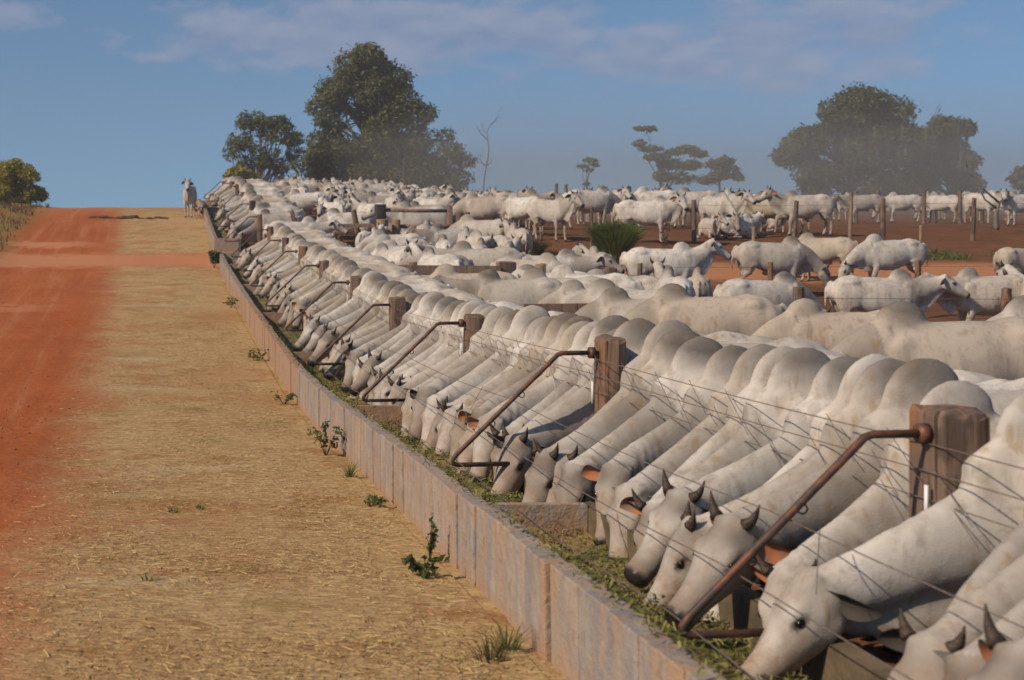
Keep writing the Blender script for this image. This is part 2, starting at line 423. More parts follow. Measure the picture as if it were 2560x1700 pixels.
    # legs
    if not lying:
        lg = legs or [0, 0, 0, 0]
        for s, sw, sb in ((1, lg[0], lg[2]), (-1, lg[1], lg[3])):
            f = [(.45, s * .165, .85, .115, .075), (.43, s * .165, .66, .085, .066), (.45 + sw * .25, s * .150, .52, .070, .060), (.465 + sw * .5, s * .14, .385, .058, .053), (.46 + sw * .62, s * .138, .33, .046, .043),
                 (.455 + sw * .8, s * .138, .17, .040, .037), (.46 + sw * .92, s * .138, .11, .042, .038), (.485 + sw, s * .14, .045, .044, .040), (.495 + sw, s * .14, .0, .054, .048)]
            V, F = loft([((a, b, c), d, e) for a, b, c, d, e in f], 12); mb.add(V, F)
            h = [(-.54, s * .15, .92, .20, .10), (-.50, s * .165, .74, .165, .098), (-.55 + sb * .2, s * .155, .61, .105, .070), (-.635 + sb * .5, s * .145, .50, .062, .046), (-.675 + sb * .6, s * .14, .44, .058, .042),
                 (-.665 + sb * .7, s * .138, .34, .049, .040), (-.65 + sb * .85, s * .138, .17, .042, .038), (-.635 + sb * .95, s * .138, .11, .043, .039), (-.61 + sb, s * .14, .045, .045, .041), (-.60 + sb, s * .14, .0, .055, .049)]
            V, F = loft([((a, b, c), d, e) for a, b, c, d, e in h], 12); mb.add(V, F)
        mb.add(*ellipsoid((-.12, 0, .545), (.12, .03, .045)))     # navel / sheath fold
    else:
        for s in (1, -1):
            V, F = loft([(Vector(p), a, b) for p, a, b in (((.40, s * .18, .33), .10, .07), ((.58, s * .20, .17), .065, .055), ((.70, s * .19, .07), .05, .05), ((.50, s * .17, .05), .04, .04), ((.34, s * .15, .045), .042, .045))], 10); mb.add(V, F)
            V, F = loft([(Vector(p), a, b) for p, a, b in (((-.42, s * .28, .28), .13, .08), ((-.16, s * .36, .13), .08, .06), ((-.42, s * .40, .06), .05, .045), ((-.22, s * .42, .045), .038, .038), ((-.08, s * .42, .04), .04, .042))], 10); mb.add(V, F)
    # tail
    tl = [(-.78, 0, 1.17 + dz), (-.85, .01, 1.12 + dz), (-.885, .015, .98 + dz), (-.89, .02, .80 + dz), (-.875, .03, .62 + max(dz, -.35))]
    V, F = loft([(p, r_, r_) for p, r_ in zip(catmull(tl, 10), np.linspace(.042, .018, 10))], 8); mb.add(V, F)
    body = voxel(mb, vox, 6)
    # ---- coat masks
    nv = len(body.vertices); co = np.empty(nv * 3, dtype=np.float32); body.vertices.foreach_get('co', co); co = co.reshape(-1, 3)
    zz = co[:, 2] - dz
    dk = np.exp(-(((co[:, 0] - .42) / .24) ** 2 + ((zz - 1.40) / .13) ** 2)) * 1.3
    npt = np.array([tuple(p) for p in NP]); dist = np.linalg.norm(co[:, None, :] - npt[None], axis=2); near = dist.argmin(1); dmin = dist.min(1)
    onneck = (dmin < .30) & (near > 1)
    dk = np.maximum(dk, np.where(onneck, 0.62 * np.exp(-((near - 4) / 4.5) ** 2), 0))
    hd = (co - np.array(H0)) @ np.array(Rm)          # head-local
    head = (hd[:, 0] > -.04) & (np.linalg.norm(hd - np.array([.22, 0, 0]), axis=1) < .36)
    dk = np.where(head, np.maximum(.26 + dk * .4 + .6 * smoothstep(.30, .46, hd[:, 0]), 1.1 * np.exp(-((hd[:, 2] - .10) / .06) ** 2) * np.exp(-((hd[:, 0] - .05) / .12) ** 2)), dk)
    dk = np.maximum(dk, .55 * np.exp(-((zz - .40) / .16) ** 2) * (zz < .55) * (not lying))       # knees and shanks
    blk = np.where(head, smoothstep(.455, .485, hd[:, 0] + .25 * np.minimum(0, hd[:, 2] + .02)), 0)
    for s in (-1, 1):
        e = np.linalg.norm((hd - np.array([.165, s * .107, .042])) / np.array([1.5, 1, .72]), axis=1); blk = np.maximum(blk, .95 * (1 - smoothstep(.024, .036, e)))
    mouth = np.where(head & (hd[:, 0] > .30), .75 * np.exp(-((hd[:, 2] + .055 + .10 * (.5 - hd[:, 0])) / .007) ** 2), 0); blk = np.maximum(blk, mouth * smoothstep(.30, .40, hd[:, 0]))
    blk = np.maximum(blk, (1 - smoothstep(.05, .075, zz)) * (co[:, 2] < .075) if not lying else 0)
    for s in (-1, 1):
        e = np.linalg.norm((hd - np.array([.495, s * .040, .018])) / np.array([1, 1.2, .8]), axis=1); blk = np.maximum(blk, 1 - smoothstep(.012, .022, e))
    tuft = (co[:, 0] < -.84) & (zz < .74) & (not lying); blk = np.maximum(blk, tuft * .8)
    dirt = np.clip(.9 * (1 - smoothstep(.15, .75, co[:, 2])) + .45 * (co[:, 0] < -.5) * (1 - smoothstep(.6, 1.1, zz)), 0, 1)
    arc = np.concatenate([[0], np.cumsum(np.linalg.norm(np.diff(npt, axis=0), axis=1))])
    fold = arc[near] + .0; neckm = np.where((dmin < .32) & (near > 2) & ~head, smoothstep(1, 4, near) * .9, 0)
    # finer: continuous arc coordinate
    i2 = np.clip(near, 1, 11); tv = npt[np.minimum(i2 + 1, 12)] - npt[i2 - 1]; tv /= np.linalg.norm(tv, axis=1)[:, None]
    fold = arc[i2] + ((co - npt[i2]) * tv).sum(1)
    # loose skin: folds across the neck, soft unevenness everywhere
    nr = np.empty(nv * 3, dtype=np.float32); body.vertices.foreach_get('normal', nr); nr = nr.reshape(-1, 3)
    ph = np.array([noise.noise(Vector(c_) * 2.3 + Vector((headdir, yaw, 0))) for c_ in co.tolist()])
    n2 = np.array([noise.noise(Vector(c_) * 8.0) for c_ in co.tolist()])
    disp =   .0024 * neckm * np.sin(46 * fold + 16 * ph) * np.clip(.35 + ph * 1.8, 0, 1.2) + .010 * ph * ~head + .0012 * n2 * ~head
    body.vertices.foreach_set('co', (co + nr * disp[:, None]).astype(np.float32).ravel()); body.update()
    for nm, a in (('dark', dk), ('dirt', dirt), ('blk', blk)):
        at = body.attributes.new(nm, 'FLOAT', 'POINT'); at.data.foreach_set('value', np.asarray(a, dtype=np.float32))
    body.name = name + '_body'; body.materials.clear(); body.materials.append(M_COAT)
    body.polygons.foreach_set('use_smooth', [True] * len(body.polygons))
    # ---- ears, horns, eyes
    parts = []
    for s in (1, -1):
        V, Fo, Fi = ear_vf()
        B = Matrix((Vector((-.28, s * .90, -ear_drop)).normalized(), Vector((0, 0, 0)), Vector((0, 0, 0))))
        ex = Vector((-.16, s * .80, -.25 - ear_drop)).normalized(); op = Vector((.60, s * .50, .05)); op = (op - ex * op.dot(ex)).normalized(); ey = op.cross(ex) * 1.0
        E = Matrix((ex, ey, op)).transposed()
        V = [hl(*(Vector((.005, s * .088, .035)) + E @ v)) for v in V]
        e = MB(); e.add(V, Fo, 0); e.add(V, [], 0); e.f += [tuple(f) for f in Fi]; e.m += [1] * len(Fi)
        em = e.mesh('ear', True); em.materials.append(M_COAT); em.materials.append(M_EARIN)
        at = em.attributes.new('dark', 'FLOAT', 'POINT'); at.data.foreach_set('value', np.full(len(em.vertices), 1.2, dtype=np.float32))
        tip = np.array([float(np.linalg.norm(np.array(v) - np.array(hl(.005, s * .088, .035)))) for v in V])
        at = em.attributes.new('blk', 'FLOAT', 'POINT'); at.data.foreach_set('value', (.75 * smoothstep(.12, .20, np.resize(tip, len(em.vertices)))).astype(np.float32))
        parts.append(('ear', em))
        if horn > 0:
            h = MB(); V, F = horn_vf(horn, s); h.add([hl(*(Vector((-.012, s * .082, .112)) + Vector(v))) for v in V], F); hm = h.mesh('horn', True); hm.materials.append(M_HORN); parts.append(('horn', hm))
        y = MB(); y.add(*ellipsoid(hl(.165, s * .107, .042), (.024, .017, .016), Rm, 10, 7)); ym = y.mesh('eye', True); ym.materials.append(M_EYE); parts.append(('eye', ym))
    far = join_meshes(name + '_far', [lower_res(body, 0.22)] + [p[1] for p in parts])
    mid = join_meshes(name + '_mid', [lower_res(body, 0.5)] + [p[1] for p in parts])
    return dict(body=body, parts=parts, far=far, mid=mid, muzzle=hl(.5, 0, -.02), poll=H0.copy())
def join_meshes(name, ms):
    bm = bmesh.new(); mats = []
    for me in ms:
        idx = []
        for m in me.materials:
            if m not in mats: mats.append(m)
            idx.append(mats.index(m))
        t = me.copy()
        if idx:
            a = np.zeros(len(t.polygons), dtype=np.int32); t.polygons.foreach_get('material_index', a)
            t.polygons.foreach_set('material_index', np.array(idx, dtype=np.int32)[np.clip(a, 0, len(idx) - 1)])
        bm.from_mesh(t); bpy.data.meshes.remove(t)
    out = bpy.data.meshes.new(name); bm.to_mesh(out); bm.free()
    for m in mats: out.materials.append(m)
    out.polygons.foreach_set('use_smooth', [True] * len(out.polygons))
    return out

COWS = {}
FEED = [  # neck side view, face pitch, yaw
    dict(neck=[(.48, .91), (.73, .77), (1.03, .63), (1.30, .515)], headdir=-54, yaw=30, horn=.06, hump=.97),
    dict(neck=[(.48, .91), (.74, .78), (1.05, .65), (1.34, .54)], headdir=-46, yaw=8, horn=.0, hump=.90, headroll=8),
    dict(neck=[(.48, .91), (.72, .76), (1.01, .62), (1.27, .505)], headdir=-62, yaw=48, horn=.08, hump=1.0),
    dict(neck=[(.48, .91), (.74, .79), (1.05, .68), (1.31, .585)], headdir=-48, yaw=58, horn=.0, hump=.92, headroll=-10, ear_drop=.6),
    dict(neck=[(.48, .91), (.73, .77), (1.03, .63), (1.30, .515)], headdir=-54, yaw=-16, horn=.05, hump=.95),
    dict(neck=[(.48, .91), (.74, .80), (1.06, .70), (1.36, .615)], headdir=-40, yaw=22, horn=.09, hump=1.02, headroll=-5),
    dict(neck=[(.48, .91), (.73, .78), (1.02, .64), (1.26, .535)], headdir=-54, yaw=66, horn=.0, hump=.93, headroll=-12, ear_drop=.7),
    dict(neck=[(.48, .91), (.73, .77), (1.02, .63), (1.28, .52)], headdir=-60, yaw=40, horn=.0, hump=.95, headroll=6, ear_drop=.5),
]
for i, k in enumerate(FEED): COWS['feed%d' % i] = make_cow('feed%d' % i, belly=.74, feeding=True, **k)
COWS['up'] = make_cow('up', [(.52, 1.0), (.72, 1.08), (.92, 1.22), (1.06, 1.36)], -34, yaw=6, horn=.10, legs=[.06, -.05, -.06, .06], hump=.88)
COWS['turn'] = make_cow('turn', [(.52, 1.0), (.70, 1.08), (.88, 1.20), (.99, 1.33)], -36, yaw=62, horn=.06, legs=[0, .04, .05, -.04], hump=.85)
COWS['turnr'] = make_cow('turnr', [(.52, 1.0), (.70, 1.08), (.88, 1.20), (.99, 1.32)], -38, yaw=-60, horn=.10, legs=[.03, 0, -.05, .04], hump=.9)
COWS['level'] = make_cow('level', [(.52, .99), (.74, 1.03), (.98, 1.11), (1.16, 1.20)], -30, yaw=-8, horn=.0, legs=[.1, -.1, .1, -.1], hump=.95)
COWS['low'] = make_cow('low', [(.52, .98), (.74, .93), (.96, .80), (1.12, .64)], -62, yaw=5, horn=.10, legs=[.08, -.08, .04, -.06], hump=.92)
COWS['lie'] = make_cow('lie', [(.52, 1.0), (.70, 1.07), (.86, 1.20), (.98, 1.32)], -30, yaw=25, horn=.08, lying=True)
# ------------------------------------------------------------------ terrain
_YL = [-60, 0, 4.4, 8, 11.5, 14, 18, 22, 26, 30, 34, 38, 42, 46, 50, 56, 62, 68, 76, 90, 120, 300, 3000]
_ZL = [-1.75, -1.80, -1.93, -2.07, -2.24, -2.36, -2.46, -2.41, -2.29, -2.17, -2.05, -1.88, -1.62, -1.27, -0.90, -0.34, -0.04, 0.03, -0.08, -0.6, -1.5, -4, -6]
_YR = [-60, 0, 4.4, 11, 18, 24, 28, 32, 34, 36, 38, 39.5, 42, 46, 50, 77, 120, 300, 3000]
_ZR = [-1.8, -1.82, -1.95, -2.25, -2.50, -2.56, -2.46, -2.24, -2.10, -1.80, -1.47, -1.32, -0.98, -0.82, -0.75, -0.60, -0.45, -0.2, -0.2]
_yy = np.linspace(-60, 3000, 30601); _g = np.exp(-np.linspace(-2.5, 2.5, 41) ** 2 / 2); _g /= _g.sum()
def _sm(Y, Z):
    z = np.interp(_yy, Y, Z); zp = np.pad(z, 20, mode='edge'); return np.convolve(zp, _g, 'valid')
_zl, _zr = _sm(_YL, _ZL), _sm(_YR, _ZR)
def gz(X, Y):
    X = np.asarray(X, dtype=float); Y = np.asarray(Y, dtype=float)
    lo = 5 + .09 * np.maximum(0, Y - 30); w = smoothstep(lo, lo + 6.5, X)
    z = np.interp(Y, _yy, _zl) * (1 - w) + np.interp(Y, _yy, _zr) * w
    z = z + 0.22 * smoothstep(-4.2, -7.5, X) * smoothstep(20, 40, Y)           # bank on the left of the road
    z = z + 0.025 * np.sin(X * 1.3 + Y * .21) * np.sin(Y * .37 + X * .4) * smoothstep(6, 16, Y)
    return z
def gzs(x, y): return float(gz(x, y))
X_POST, X_PIPE, X_WALL, POST_S, POST_0 = 3.0, 2.0, 1.72, 4.2, 5.6
BUNK1, BUNK2 = (2.6, 40.6), (44.6, 74.0)

def mat_ground():
    n = NT('dirt_and_straw'); p = n.pos(); sp = n.node('ShaderNodeSeparateXYZ'); n.L.new(p, sp.inputs[0]); X, Y = sp.outputs[0], sp.outputs[1]
    big = n.noise(p, 0.35, 4, 0.6); med = n.noise(p, 1.6, 5, 0.65); fine = n.noise(p, 9, 4, 0.7); vf = n.noise(p, 45, 2, 0.7)
    # red laterite road
    red = n.mix(n.ramp(big, .3, .7), (0.32, 0.085, 0.030), (0.37, 0.112, 0.042))
    red = n.mix(n.math('MULTIPLY', n.ramp(fine, .45, .75), .45), red, (0.43, 0.19, 0.09))
    red = n.mix(n.math('MULTIPLY', n.ramp(vf, .60, .72), .5), red, (0.20, 0.075, 0.038))
    rut = n.noise(n.scale(p, (2.4, .10, 1)), 1.0, 4, .65, .3)
    red = n.mix(n.math('MULTIPLY', n.ramp(rut, .50, .68), .42), red, (0.45, 0.215, 0.115))
    red = n.mix(n.math('MULTIPLY', n.ramp(rut, .46, .34), .38), red, (0.24, 0.075, 0.032))
    # pale dusty bands that cross the road at the alley
    wob = n.math('MULTIPLY', n.math('SUBTRACT', med, .5), 3.2)
    Yw = n.math('ADD', Y, wob)
    def band(c, w, src=Yw): return n.math('SUBTRACT', 1.0, n.ramp(n.math('ABSOLUTE', n.math('SUBTRACT', src, c)), w * .45, w))
    alley = band(42.3, 2.3)
    pale = n.math('MAXIMUM', alley, n.math('MULTIPLY', n.math('MAXIMUM', band(46.6, 1.0), n.math('MULTIPLY', band(30.3, .9), .6)), n.ramp(n.math('MULTIPLY', X, -1.0), 1.6, 3.2)))
    red = n.mix(n.math('MULTIPLY', pale, .7), red, (0.50, 0.235, 0.125))
    far = n.math('MULTIPLY', n.ramp(Y, 54, 66), .55)
    red = n.mix(far, red, (0.43, 0.20, 0.11))
    # straw litter on the verge
    sv = n.scale(p, (1.0, 2.6, 1)); s1 = n.noise(sv, 11, 4, 0.78, 0.5); s2 = n.noise(n.scale(p, (6, 1.2, 1)), 4.5, 4, .7)
    straw = n.mix(n.ramp(s1, .32, .68), (0.30, 0.185, 0.088), (0.56, 0.40, 0.205))
    straw = n.mix(n.math('MULTIPLY', n.ramp(s2, .5, .8), .6), straw, (0.57, 0.42, 0.20))
    straw = n.mix(n.math('MULTIPLY', n.ramp(med, .50, .66), .55), straw, (0.27, 0.12, 0.043))
    straw = n.mix(n.math('MULTIPLY', n.ramp(big, .50, .70), .55), straw, (0.34, 0.165, 0.065))
    straw = n.mix(n.math('MULTIPLY', n.ramp(n.noise(p, .8, 4, .6), .56, .72), .55), straw, (0.26, 0.235, 0.085))
    straw = n.mix(n.math('MULTIPLY', n.ramp(fine, .56, .72), .38), straw, (0.23, 0.13, 0.057))
    # spilled silage windrows: short pale streaks across the verge
    def streak(yc, x0, x1, w):
        d = n.math('ABSOLUTE', n.math('SUBTRACT', n.math('ADD', Y, n.math('MULTIPLY', n.math('SUBTRACT', med, .5), .5)), n.math('ADD', yc, n.math('MULTIPLY', X, .12))))
        m = n.math('SUBTRACT', 1.0, n.ramp(d, 0.0, w)); xm = n.math('MULTIPLY', n.ramp(X, x0 - .4, x0 + .3), n.math('SUBTRACT', 1.0, n.ramp(X, x1 - .5, x1 + .3)))
        return n.math('MULTIPLY', m, n.math('MULTIPLY', xm, n.ramp(fine, .30, .55)))
    stk = None
    for a in ((7.75, -.95, .35, .20), (12.2, -.7, .8, .26), (19.0, -1.0, .4, .36), (22.4, -1.05, .2, .4), (30.8, -1.0, .9, .5), (35.2, -.8, .5, .4)):
        v = streak(*a); stk = v if stk is None else n.math('MAXIMUM', stk, v)
    straw = n.mix(n.math('MULTIPLY', stk, .5), straw, (0.50, 0.42, 0.27))
    # pen floor, trampled brown, with a pale lane along the far pens
    pen = n.mix(n.ramp(med, .3, .7), (0.125, 0.060, 0.034), (0.185, 0.090, 0.050))
    pen = n.mix(n.math('MULTIPLY', n.ramp(fine, .58, .75), .6), pen, (0.085, 0.045, 0.028))
    lane = n.math('MULTIPLY', band(36.8, 1.7, n.math('ADD', Y, n.math('MULTIPLY', wob, .4))), n.ramp(X, 7.5, 9.5))
    pen = n.mix(n.math('MULTIPLY', lane, .9), pen, (0.44, 0.205, 0.105))
    pen = n.mix(n.math('MULTIPLY', alley, n.math('SUBTRACT', 1.0, n.ramp(X, 4, 7))), pen, (0.42, 0.19, 0.10))
    # where is what
    edge = n.math('ADD', n.math('SUBTRACT', n.math('MULTIPLY', Y, -.018), .72), n.math('MULTIPLY', n.math('SUBTRACT', n.noise(p, 1.1, 5, .7), .5), 1.3))
    isstraw = n.ramp(n.math('SUBTRACT', X, edge), -.55, .60)
    isstraw = n.math('MULTIPLY', isstraw, n.math('SUBTRACT', 1.0, n.math('MULTIPLY', alley, .97)))
    isstraw = n.math('MULTIPLY', isstraw, n.math('SUBTRACT', 1.0, n.math('MULTIPLY', n.ramp(Y, 58, 70), .6)))
    bare = n.math('MULTIPLY', n.ramp(n.noise(p, .75, 5, .68), .50, .66), n.ramp(n.math('MULTIPLY', X, -1.0), -1.5, .4))
    c = n.mix(n.math('MULTIPLY', isstraw, n.math('SUBTRACT', 1.0, n.math('MULTIPLY', bare, .62))), n.mix(.45, red, (0.40, 0.23, 0.13)), straw)
    c = n.mix(n.math('SUBTRACT', 1.0, isstraw), c, red)
    lb = n.math('MULTIPLY', n.ramp(n.math('MULTIPLY', X, -1.0), 4.4, 5.6), n.ramp(Y, 30, 44))      # grassy left bank
    c = n.mix(n.math('MULTIPLY', lb, n.ramp(n.noise(p, 1.2, 4), .34, .58)), c, n.mix(s1, (0.17, 0.125, 0.045), (0.24, 0.19, 0.075)))
    c = n.mix(n.ramp(X, 2.45, 2.55), c, pen)
    far2 = n.ramp(Y, 130, 260); c = n.mix(far2, c, (0.11, 0.10, 0.05))
    h = n.math('ADD', n.math('MULTIPLY', med, .05), n.math('ADD', n.math('MULTIPLY', fine, .022), n.math('MULTIPLY', vf, .006)))
    h = n.math('ADD', h, n.math('MULTIPLY', n.math('MULTIPLY', s1, isstraw), .03))
    n.b.inputs['Specular IOR Level'].default_value = 0.0
    return n.done(c, 1.0, n.bump(h, 1.0, 0.75))
M_GROUND = mat_ground()
def sheet(name, xs, ys, dz=0.0, label=None):
    X, Y = np.meshgrid(xs, ys); Z = gz(X, Y) + dz
    V = np.stack([X.ravel(), Y.ravel(), Z.ravel()], 1); nx, ny = len(xs), len(ys)
    i = np.arange(nx - 1)[None] + np.arange(ny - 1)[:, None] * nx; i = i.ravel()
    F = np.stack([i, i + 1, i + 1 + nx, i + nx], 1)
    o = link(name, arr_mesh(name, V, F, True), None, M_GROUND); tag(o, label, None, None, 'structure'); return o
ysn = np.concatenate([np.arange(-8, 80, .5), np.arange(80, 140, 3), np.array([150, 170, 200, 250, 320, 450, 700, 1200, 2500])])
sheet('ground', np.concatenate([[-1500, -700, -300, -120, -60, -30], np.arange(-20, 40, .5), [40, 50, 70, 120, 300, 700, 1500]]), ysn, -0.012, 'brown trampled earth of the pens and the land beyond')
sheet('road', np.arange(-7.0, -0.79, .3), np.arange(-8, 79, .5), -0.006, 'red laterite service road beside the bunk')
sheet('verge', np.arange(-1.0, 1.76, .22), np.arange(-8, 79, .5), 0.0, 'straw littered verge between road and feed bunk')

# loose straw and chaff on the verge (uncountable)
def straw_litter():
    n = 60000; rng = np.random.default_rng(3)
    Y = 3.8 + 24 * rng.random(n) ** 2.0; edge = -.72 - .018 * Y
    X = edge + (1.66 - edge) * rng.random(n) ** 0.75 - .25 * rng.random(n)
    clump = np.array([noise.noise(Vector((x * 1.4, y * .9, 0))) for x, y in zip(X, Y)]); keep = clump > rng.random(n) * .9 - .55
    X, Y = X[keep], Y[keep]; n = len(X)
    L = .006 + .030 * rng.random(n) ** 3; w = .0011 + .0014 * rng.random(n); a = rng.random(n) * 6.283; tilt = rng.normal(.06, .14, n)
    Z = gz(X, Y) + .006 + .012 * rng.random(n)
    d = np.stack([np.cos(a) * np.cos(tilt), np.sin(a) * np.cos(tilt), np.sin(tilt)], 1) * L[:, None]; q = np.stack([-np.sin(a), np.cos(a), 0.6 * np.ones(n)], 1) * w[:, None]
    P = np.stack([X, Y, Z], 1); V = np.stack([P - d - q, P + d - q, P + d + q, P - d + q], 1).reshape(-1, 3)
    F = np.arange(4 * n).reshape(-1, 4); me = arr_mesh('straw', V, F, False, {'tone': np.repeat(rng.random(n), 4)})
    m = NT('straw_stalks'); t = m.attr('tone')
    c = m.mix(m.ramp(t, .1, .9), (0.30, 0.175, 0.068), (0.52, 0.37, 0.16)); c = m.mix(m.ramp(t, .93, .98), c, (0.30, 0.29, 0.10))
    o = link('straw', me, None, m.done(c, .7)); tag(o, 'loose yellow straw and chaff scattered over the verge', 'straw', None, 'stuff')
straw_litter()
def pebbles():
    rng = np.random.default_rng(5); n = 2600; Y = 5 + 30 * rng.random(n) ** 1.5; X = -7 + 8.5 * rng.random(n) ** .7
    X = np.where(X > -.9, X - 3.0, X); V = []; F = []
    r = .004 + .012 * rng.random(n) ** 4; Z = gz(X, Y)
    base = np.array([(1, 0, 0), (0, 1, 0), (-1, 0, 0), (0, -1, 0), (0, 0, 1), (0, 0, -1)]); fc = np.array([(0, 1, 4), (1, 2, 4), (2, 3, 4), (3, 0, 4), (1, 0, 5), (2, 1, 5), (3, 2, 5), (0, 3, 5)])
    P = np.stack([X, Y, Z + r * .3], 1); jit = .7 + .6 * rng.random((n, 6, 1))
    V = (P[:, None] + base[None] * r[:, None, None] * jit).reshape(-1, 3); F = (fc[None] + 6 * np.arange(n)[:, None, None]).reshape(-1, 3)
    o = link('gravel', arr_mesh('gravel', V, F, False, {'tone': np.repeat(rng.random(n), 6)}), None, None)
    m = NT('gravel_stone'); o.data.materials.append(m.done(m.mix(m.attr('tone'), (0.24, 0.08, 0.04), (0.46, 0.21, 0.11)), .85)); tag(o, 'small red pebbles strewn over the road', 'gravel', None, 'stuff')
pebbles()
# ------------------------------------------------------------------ feed bunks
def mat_concrete():
    n = NT('stained_concrete'); p = n.pos(); r = n.rnd()
    v = n.noise(p, 3.5, 5, .65); st = n.noise(n.scale(p, (6, 6, .7)), 2.2, 4, .6)
    c = n.mix(n.ramp(v, .3, .7), (0.24, 0.205, 0.175), (0.325, 0.29, 0.255))
    c = n.mix(n.math('MULTIPLY', n.ramp(st, .44, .64), .8), c, (0.34, 0.205, 0.12))
    sp = n.node('ShaderNodeSeparateXYZ'); n.L.new(n.obj(), sp.inputs[0])
    c = n.mix(n.math('MULTIPLY', n.ramp(n.noise(n.scale(p, (4, 4, 1.0)), 1.9, 3, .6), .48, .62), .75), c, (0.20, 0.20, 0.225))
    c = n.mix(n.math('MULTIPLY', n.ramp(n.math('ADD', sp.outputs[2], n.math('MULTIPLY', v, .16)), .20, .05), .65), c, (0.34, 0.185, 0.095))
    c = n.mix(n.math('MULTIPLY', r, .30), c, (0.40, 0.29, 0.20))
    c = n.mix(n.math('MULTIPLY', n.ramp(n.noise(p, 11, 4, .7), .52, .70), .55), c, (0.17, 0.125, 0.09))
    h = n.math('ADD', n.math('MULTIPLY', v, .03), n.math('MULTIPLY', n.noise(p, 26, 3, .7), .012))
    return n.done(c, .85, n.bump(h, 1.0, .8))
M_CONC = mat_concrete()
M_CONC2 = mat_simple('feed_stained_concrete', (0.08, 0.065, 0.04), (0.17, 0.125, 0.08), 5, .9, .02)
M_FEED = None
def mat_feed():
    n = NT('green_silage'); p = n.pos(); v = n.noise(p, 26, 4, .7); b = n.noise(p, 2.2, 3)
    c = n.mix(n.ramp(v, .3, .7), (0.075, 0.075, 0.020), (0.16, 0.145, 0.045)); c = n.mix(n.ramp(b, .42, .65), c, (0.27, 0.19, 0.09))
    return n.done(c, .9, n.bump(v, .03, .9))
M_FEED = mat_feed()
WALL_H = 0.43
def panel_mesh(L):
    """one precast board of the bunk wall: x thickness, y length, z height; top edge chipped"""
    b = bmesh.new(); T = 0.105
    bmesh.ops.create_cube(b, size=1.0)
    for v in b.verts: v.co = Vector((v.co.x * T, v.co.y * (L - .006), v.co.z * (WALL_H + .25) + (WALL_H - .25) / 2))
    bmesh.ops.subdivide_edges(b, edges=[e for e in b.edges if abs(e.verts[0].co.y - e.verts[1].co.y) > .1], cuts=3)
    for v in b.verts:
        if v.co.z > .2: v.co += Vector((random.uniform(-.004, .004), 0, random.uniform(-.007, .003)))
    bmesh.ops.bevel(b, geom=[e for e in b.edges if e.calc_face_angle(0) > .6], offset=.007, segments=2, affect='EDGES', profile=.6)
    me = bpy.data.meshes.new('panel'); b.to_mesh(b and me); b.free(); me.materials.append(M_CONC); return me
PANELS = [panel_mesh(.36), panel_mesh(.42), panel_mesh(.32)]; PLEN = [.36, .42, .32]
def bunk(y0, y1, label, detail_to):
    root = empty('feed_bunk', (X_WALL, y0, gzs(X_WALL, y0))); tag(root, label, 'feed bunk', 'feed bunks')
    inv = Vector(root.location)
    y = y0; k = 0
    rest = MB(); prev = None
    while y < y1:
        i = random.randrange(3); L = PLEN[i]; yc = y + L / 2; z = gzs(X_WALL, yc)
        if yc < detail_to:
            o = link('panel', PANELS[i], root); o.location = Vector((X_WALL + .052 + random.uniform(-.010, .010), yc, z + random.uniform(-.004, .004))) - inv
            sl = (gzs(X_WALL, yc + .3) - gzs(X_WALL, yc - .3)) / .6
            o.rotation_euler = (math.atan(sl), random.uniform(-.012, .012), random.uniform(-.012, .012))
        else:
            rest.box(Vector((X_WALL + .052 + random.uniform(-.008, .008), yc, z + (WALL_H - .25) / 2)) - inv, (.052, L / 2 - .003, (WALL_H + .25) / 2))
        y += L
    if rest.v: tag(rest.obj('far_panel', M_CONC, root), kind='stuff')
    # inner wall and floor, made of long casts
    ys = np.linspace(y0, y, max(3, int((y - y0) / .6)))
    m = MB()
    for j in range(len(ys)):
        z = gzs(X_WALL, ys[j])
        for xx, zz in ((2.50, -.2), (2.50, .33), (2.57, .34), (2.59, -.2)): m.v.append(tuple(Vector((xx, ys[j], z + zz)) - inv))
    for j in range(len(ys) - 1):
        for q in range(4): a, b = j * 4 + q, j * 4 + (q + 1) % 4; m.f.append((a, b, b + 4, a + 4)); m.m.append(0)
    m.f += [(3, 2, 1, 0), tuple(range(len(m.v) - 4, len(m.v)))]; m.m += [0, 0]
    m.obj('inner_wall', M_CONC2, root)
    for yy in ((y0 + .03, y - .03) if y0 < 30 else (y0 + .03, y - .03)):
        m = MB(); z = gzs(X_WALL, yy); m.box(Vector((2.13, yy, z + .10)) - inv, (.37, .035, .31)); m.obj('end_wall', M_CONC, root)
    for yy in [q for q in np.arange(y0 + 5.6, y - 2, 6.0)]:
        m = MB(); z = gzs(X_WALL, yy); m.box(Vector((2.14, yy, z + .05)) - inv, (.355, .03, .30)); m.obj('divider', M_CONC, root)
    # the feed itself
    xs = np.linspace(X_WALL + .095, 2.51, 9); fy = np.arange(y0 + .07, y - .06, .12)
    X, Y = np.meshgrid(xs, fy); zb = gz(X_WALL + 0 * X, Y)
    hz = np.array([noise.noise(Vector((a * 2.2, b * 1.1, 3))) + .5 * noise.noise(Vector((a * 7, b * 6, 1))) for a, b in zip(X.ravel(), Y.ravel())]).reshape(X.shape)
    Z = zb + .16 + .06 * hz + .05 * smoothstep(2.0, X_WALL, X)
    V = np.stack([X.ravel(), Y.ravel(), Z.ravel()], 1); nx, ny = len(xs), len(fy)
    i = (np.arange(nx - 1)[None] + np.arange(ny - 1)[:, None] * nx).ravel(); F = np.stack([i, i + 1, i + 1 + nx, i + nx], 1)
    fo = link('silage', arr_mesh('silage', V, F, True), None, M_FEED); tag(fo, 'green chopped silage lying in the ' + ('near' if y0 < 30 else 'far') + ' feed bunk', 'feed', None, 'stuff')
    return y
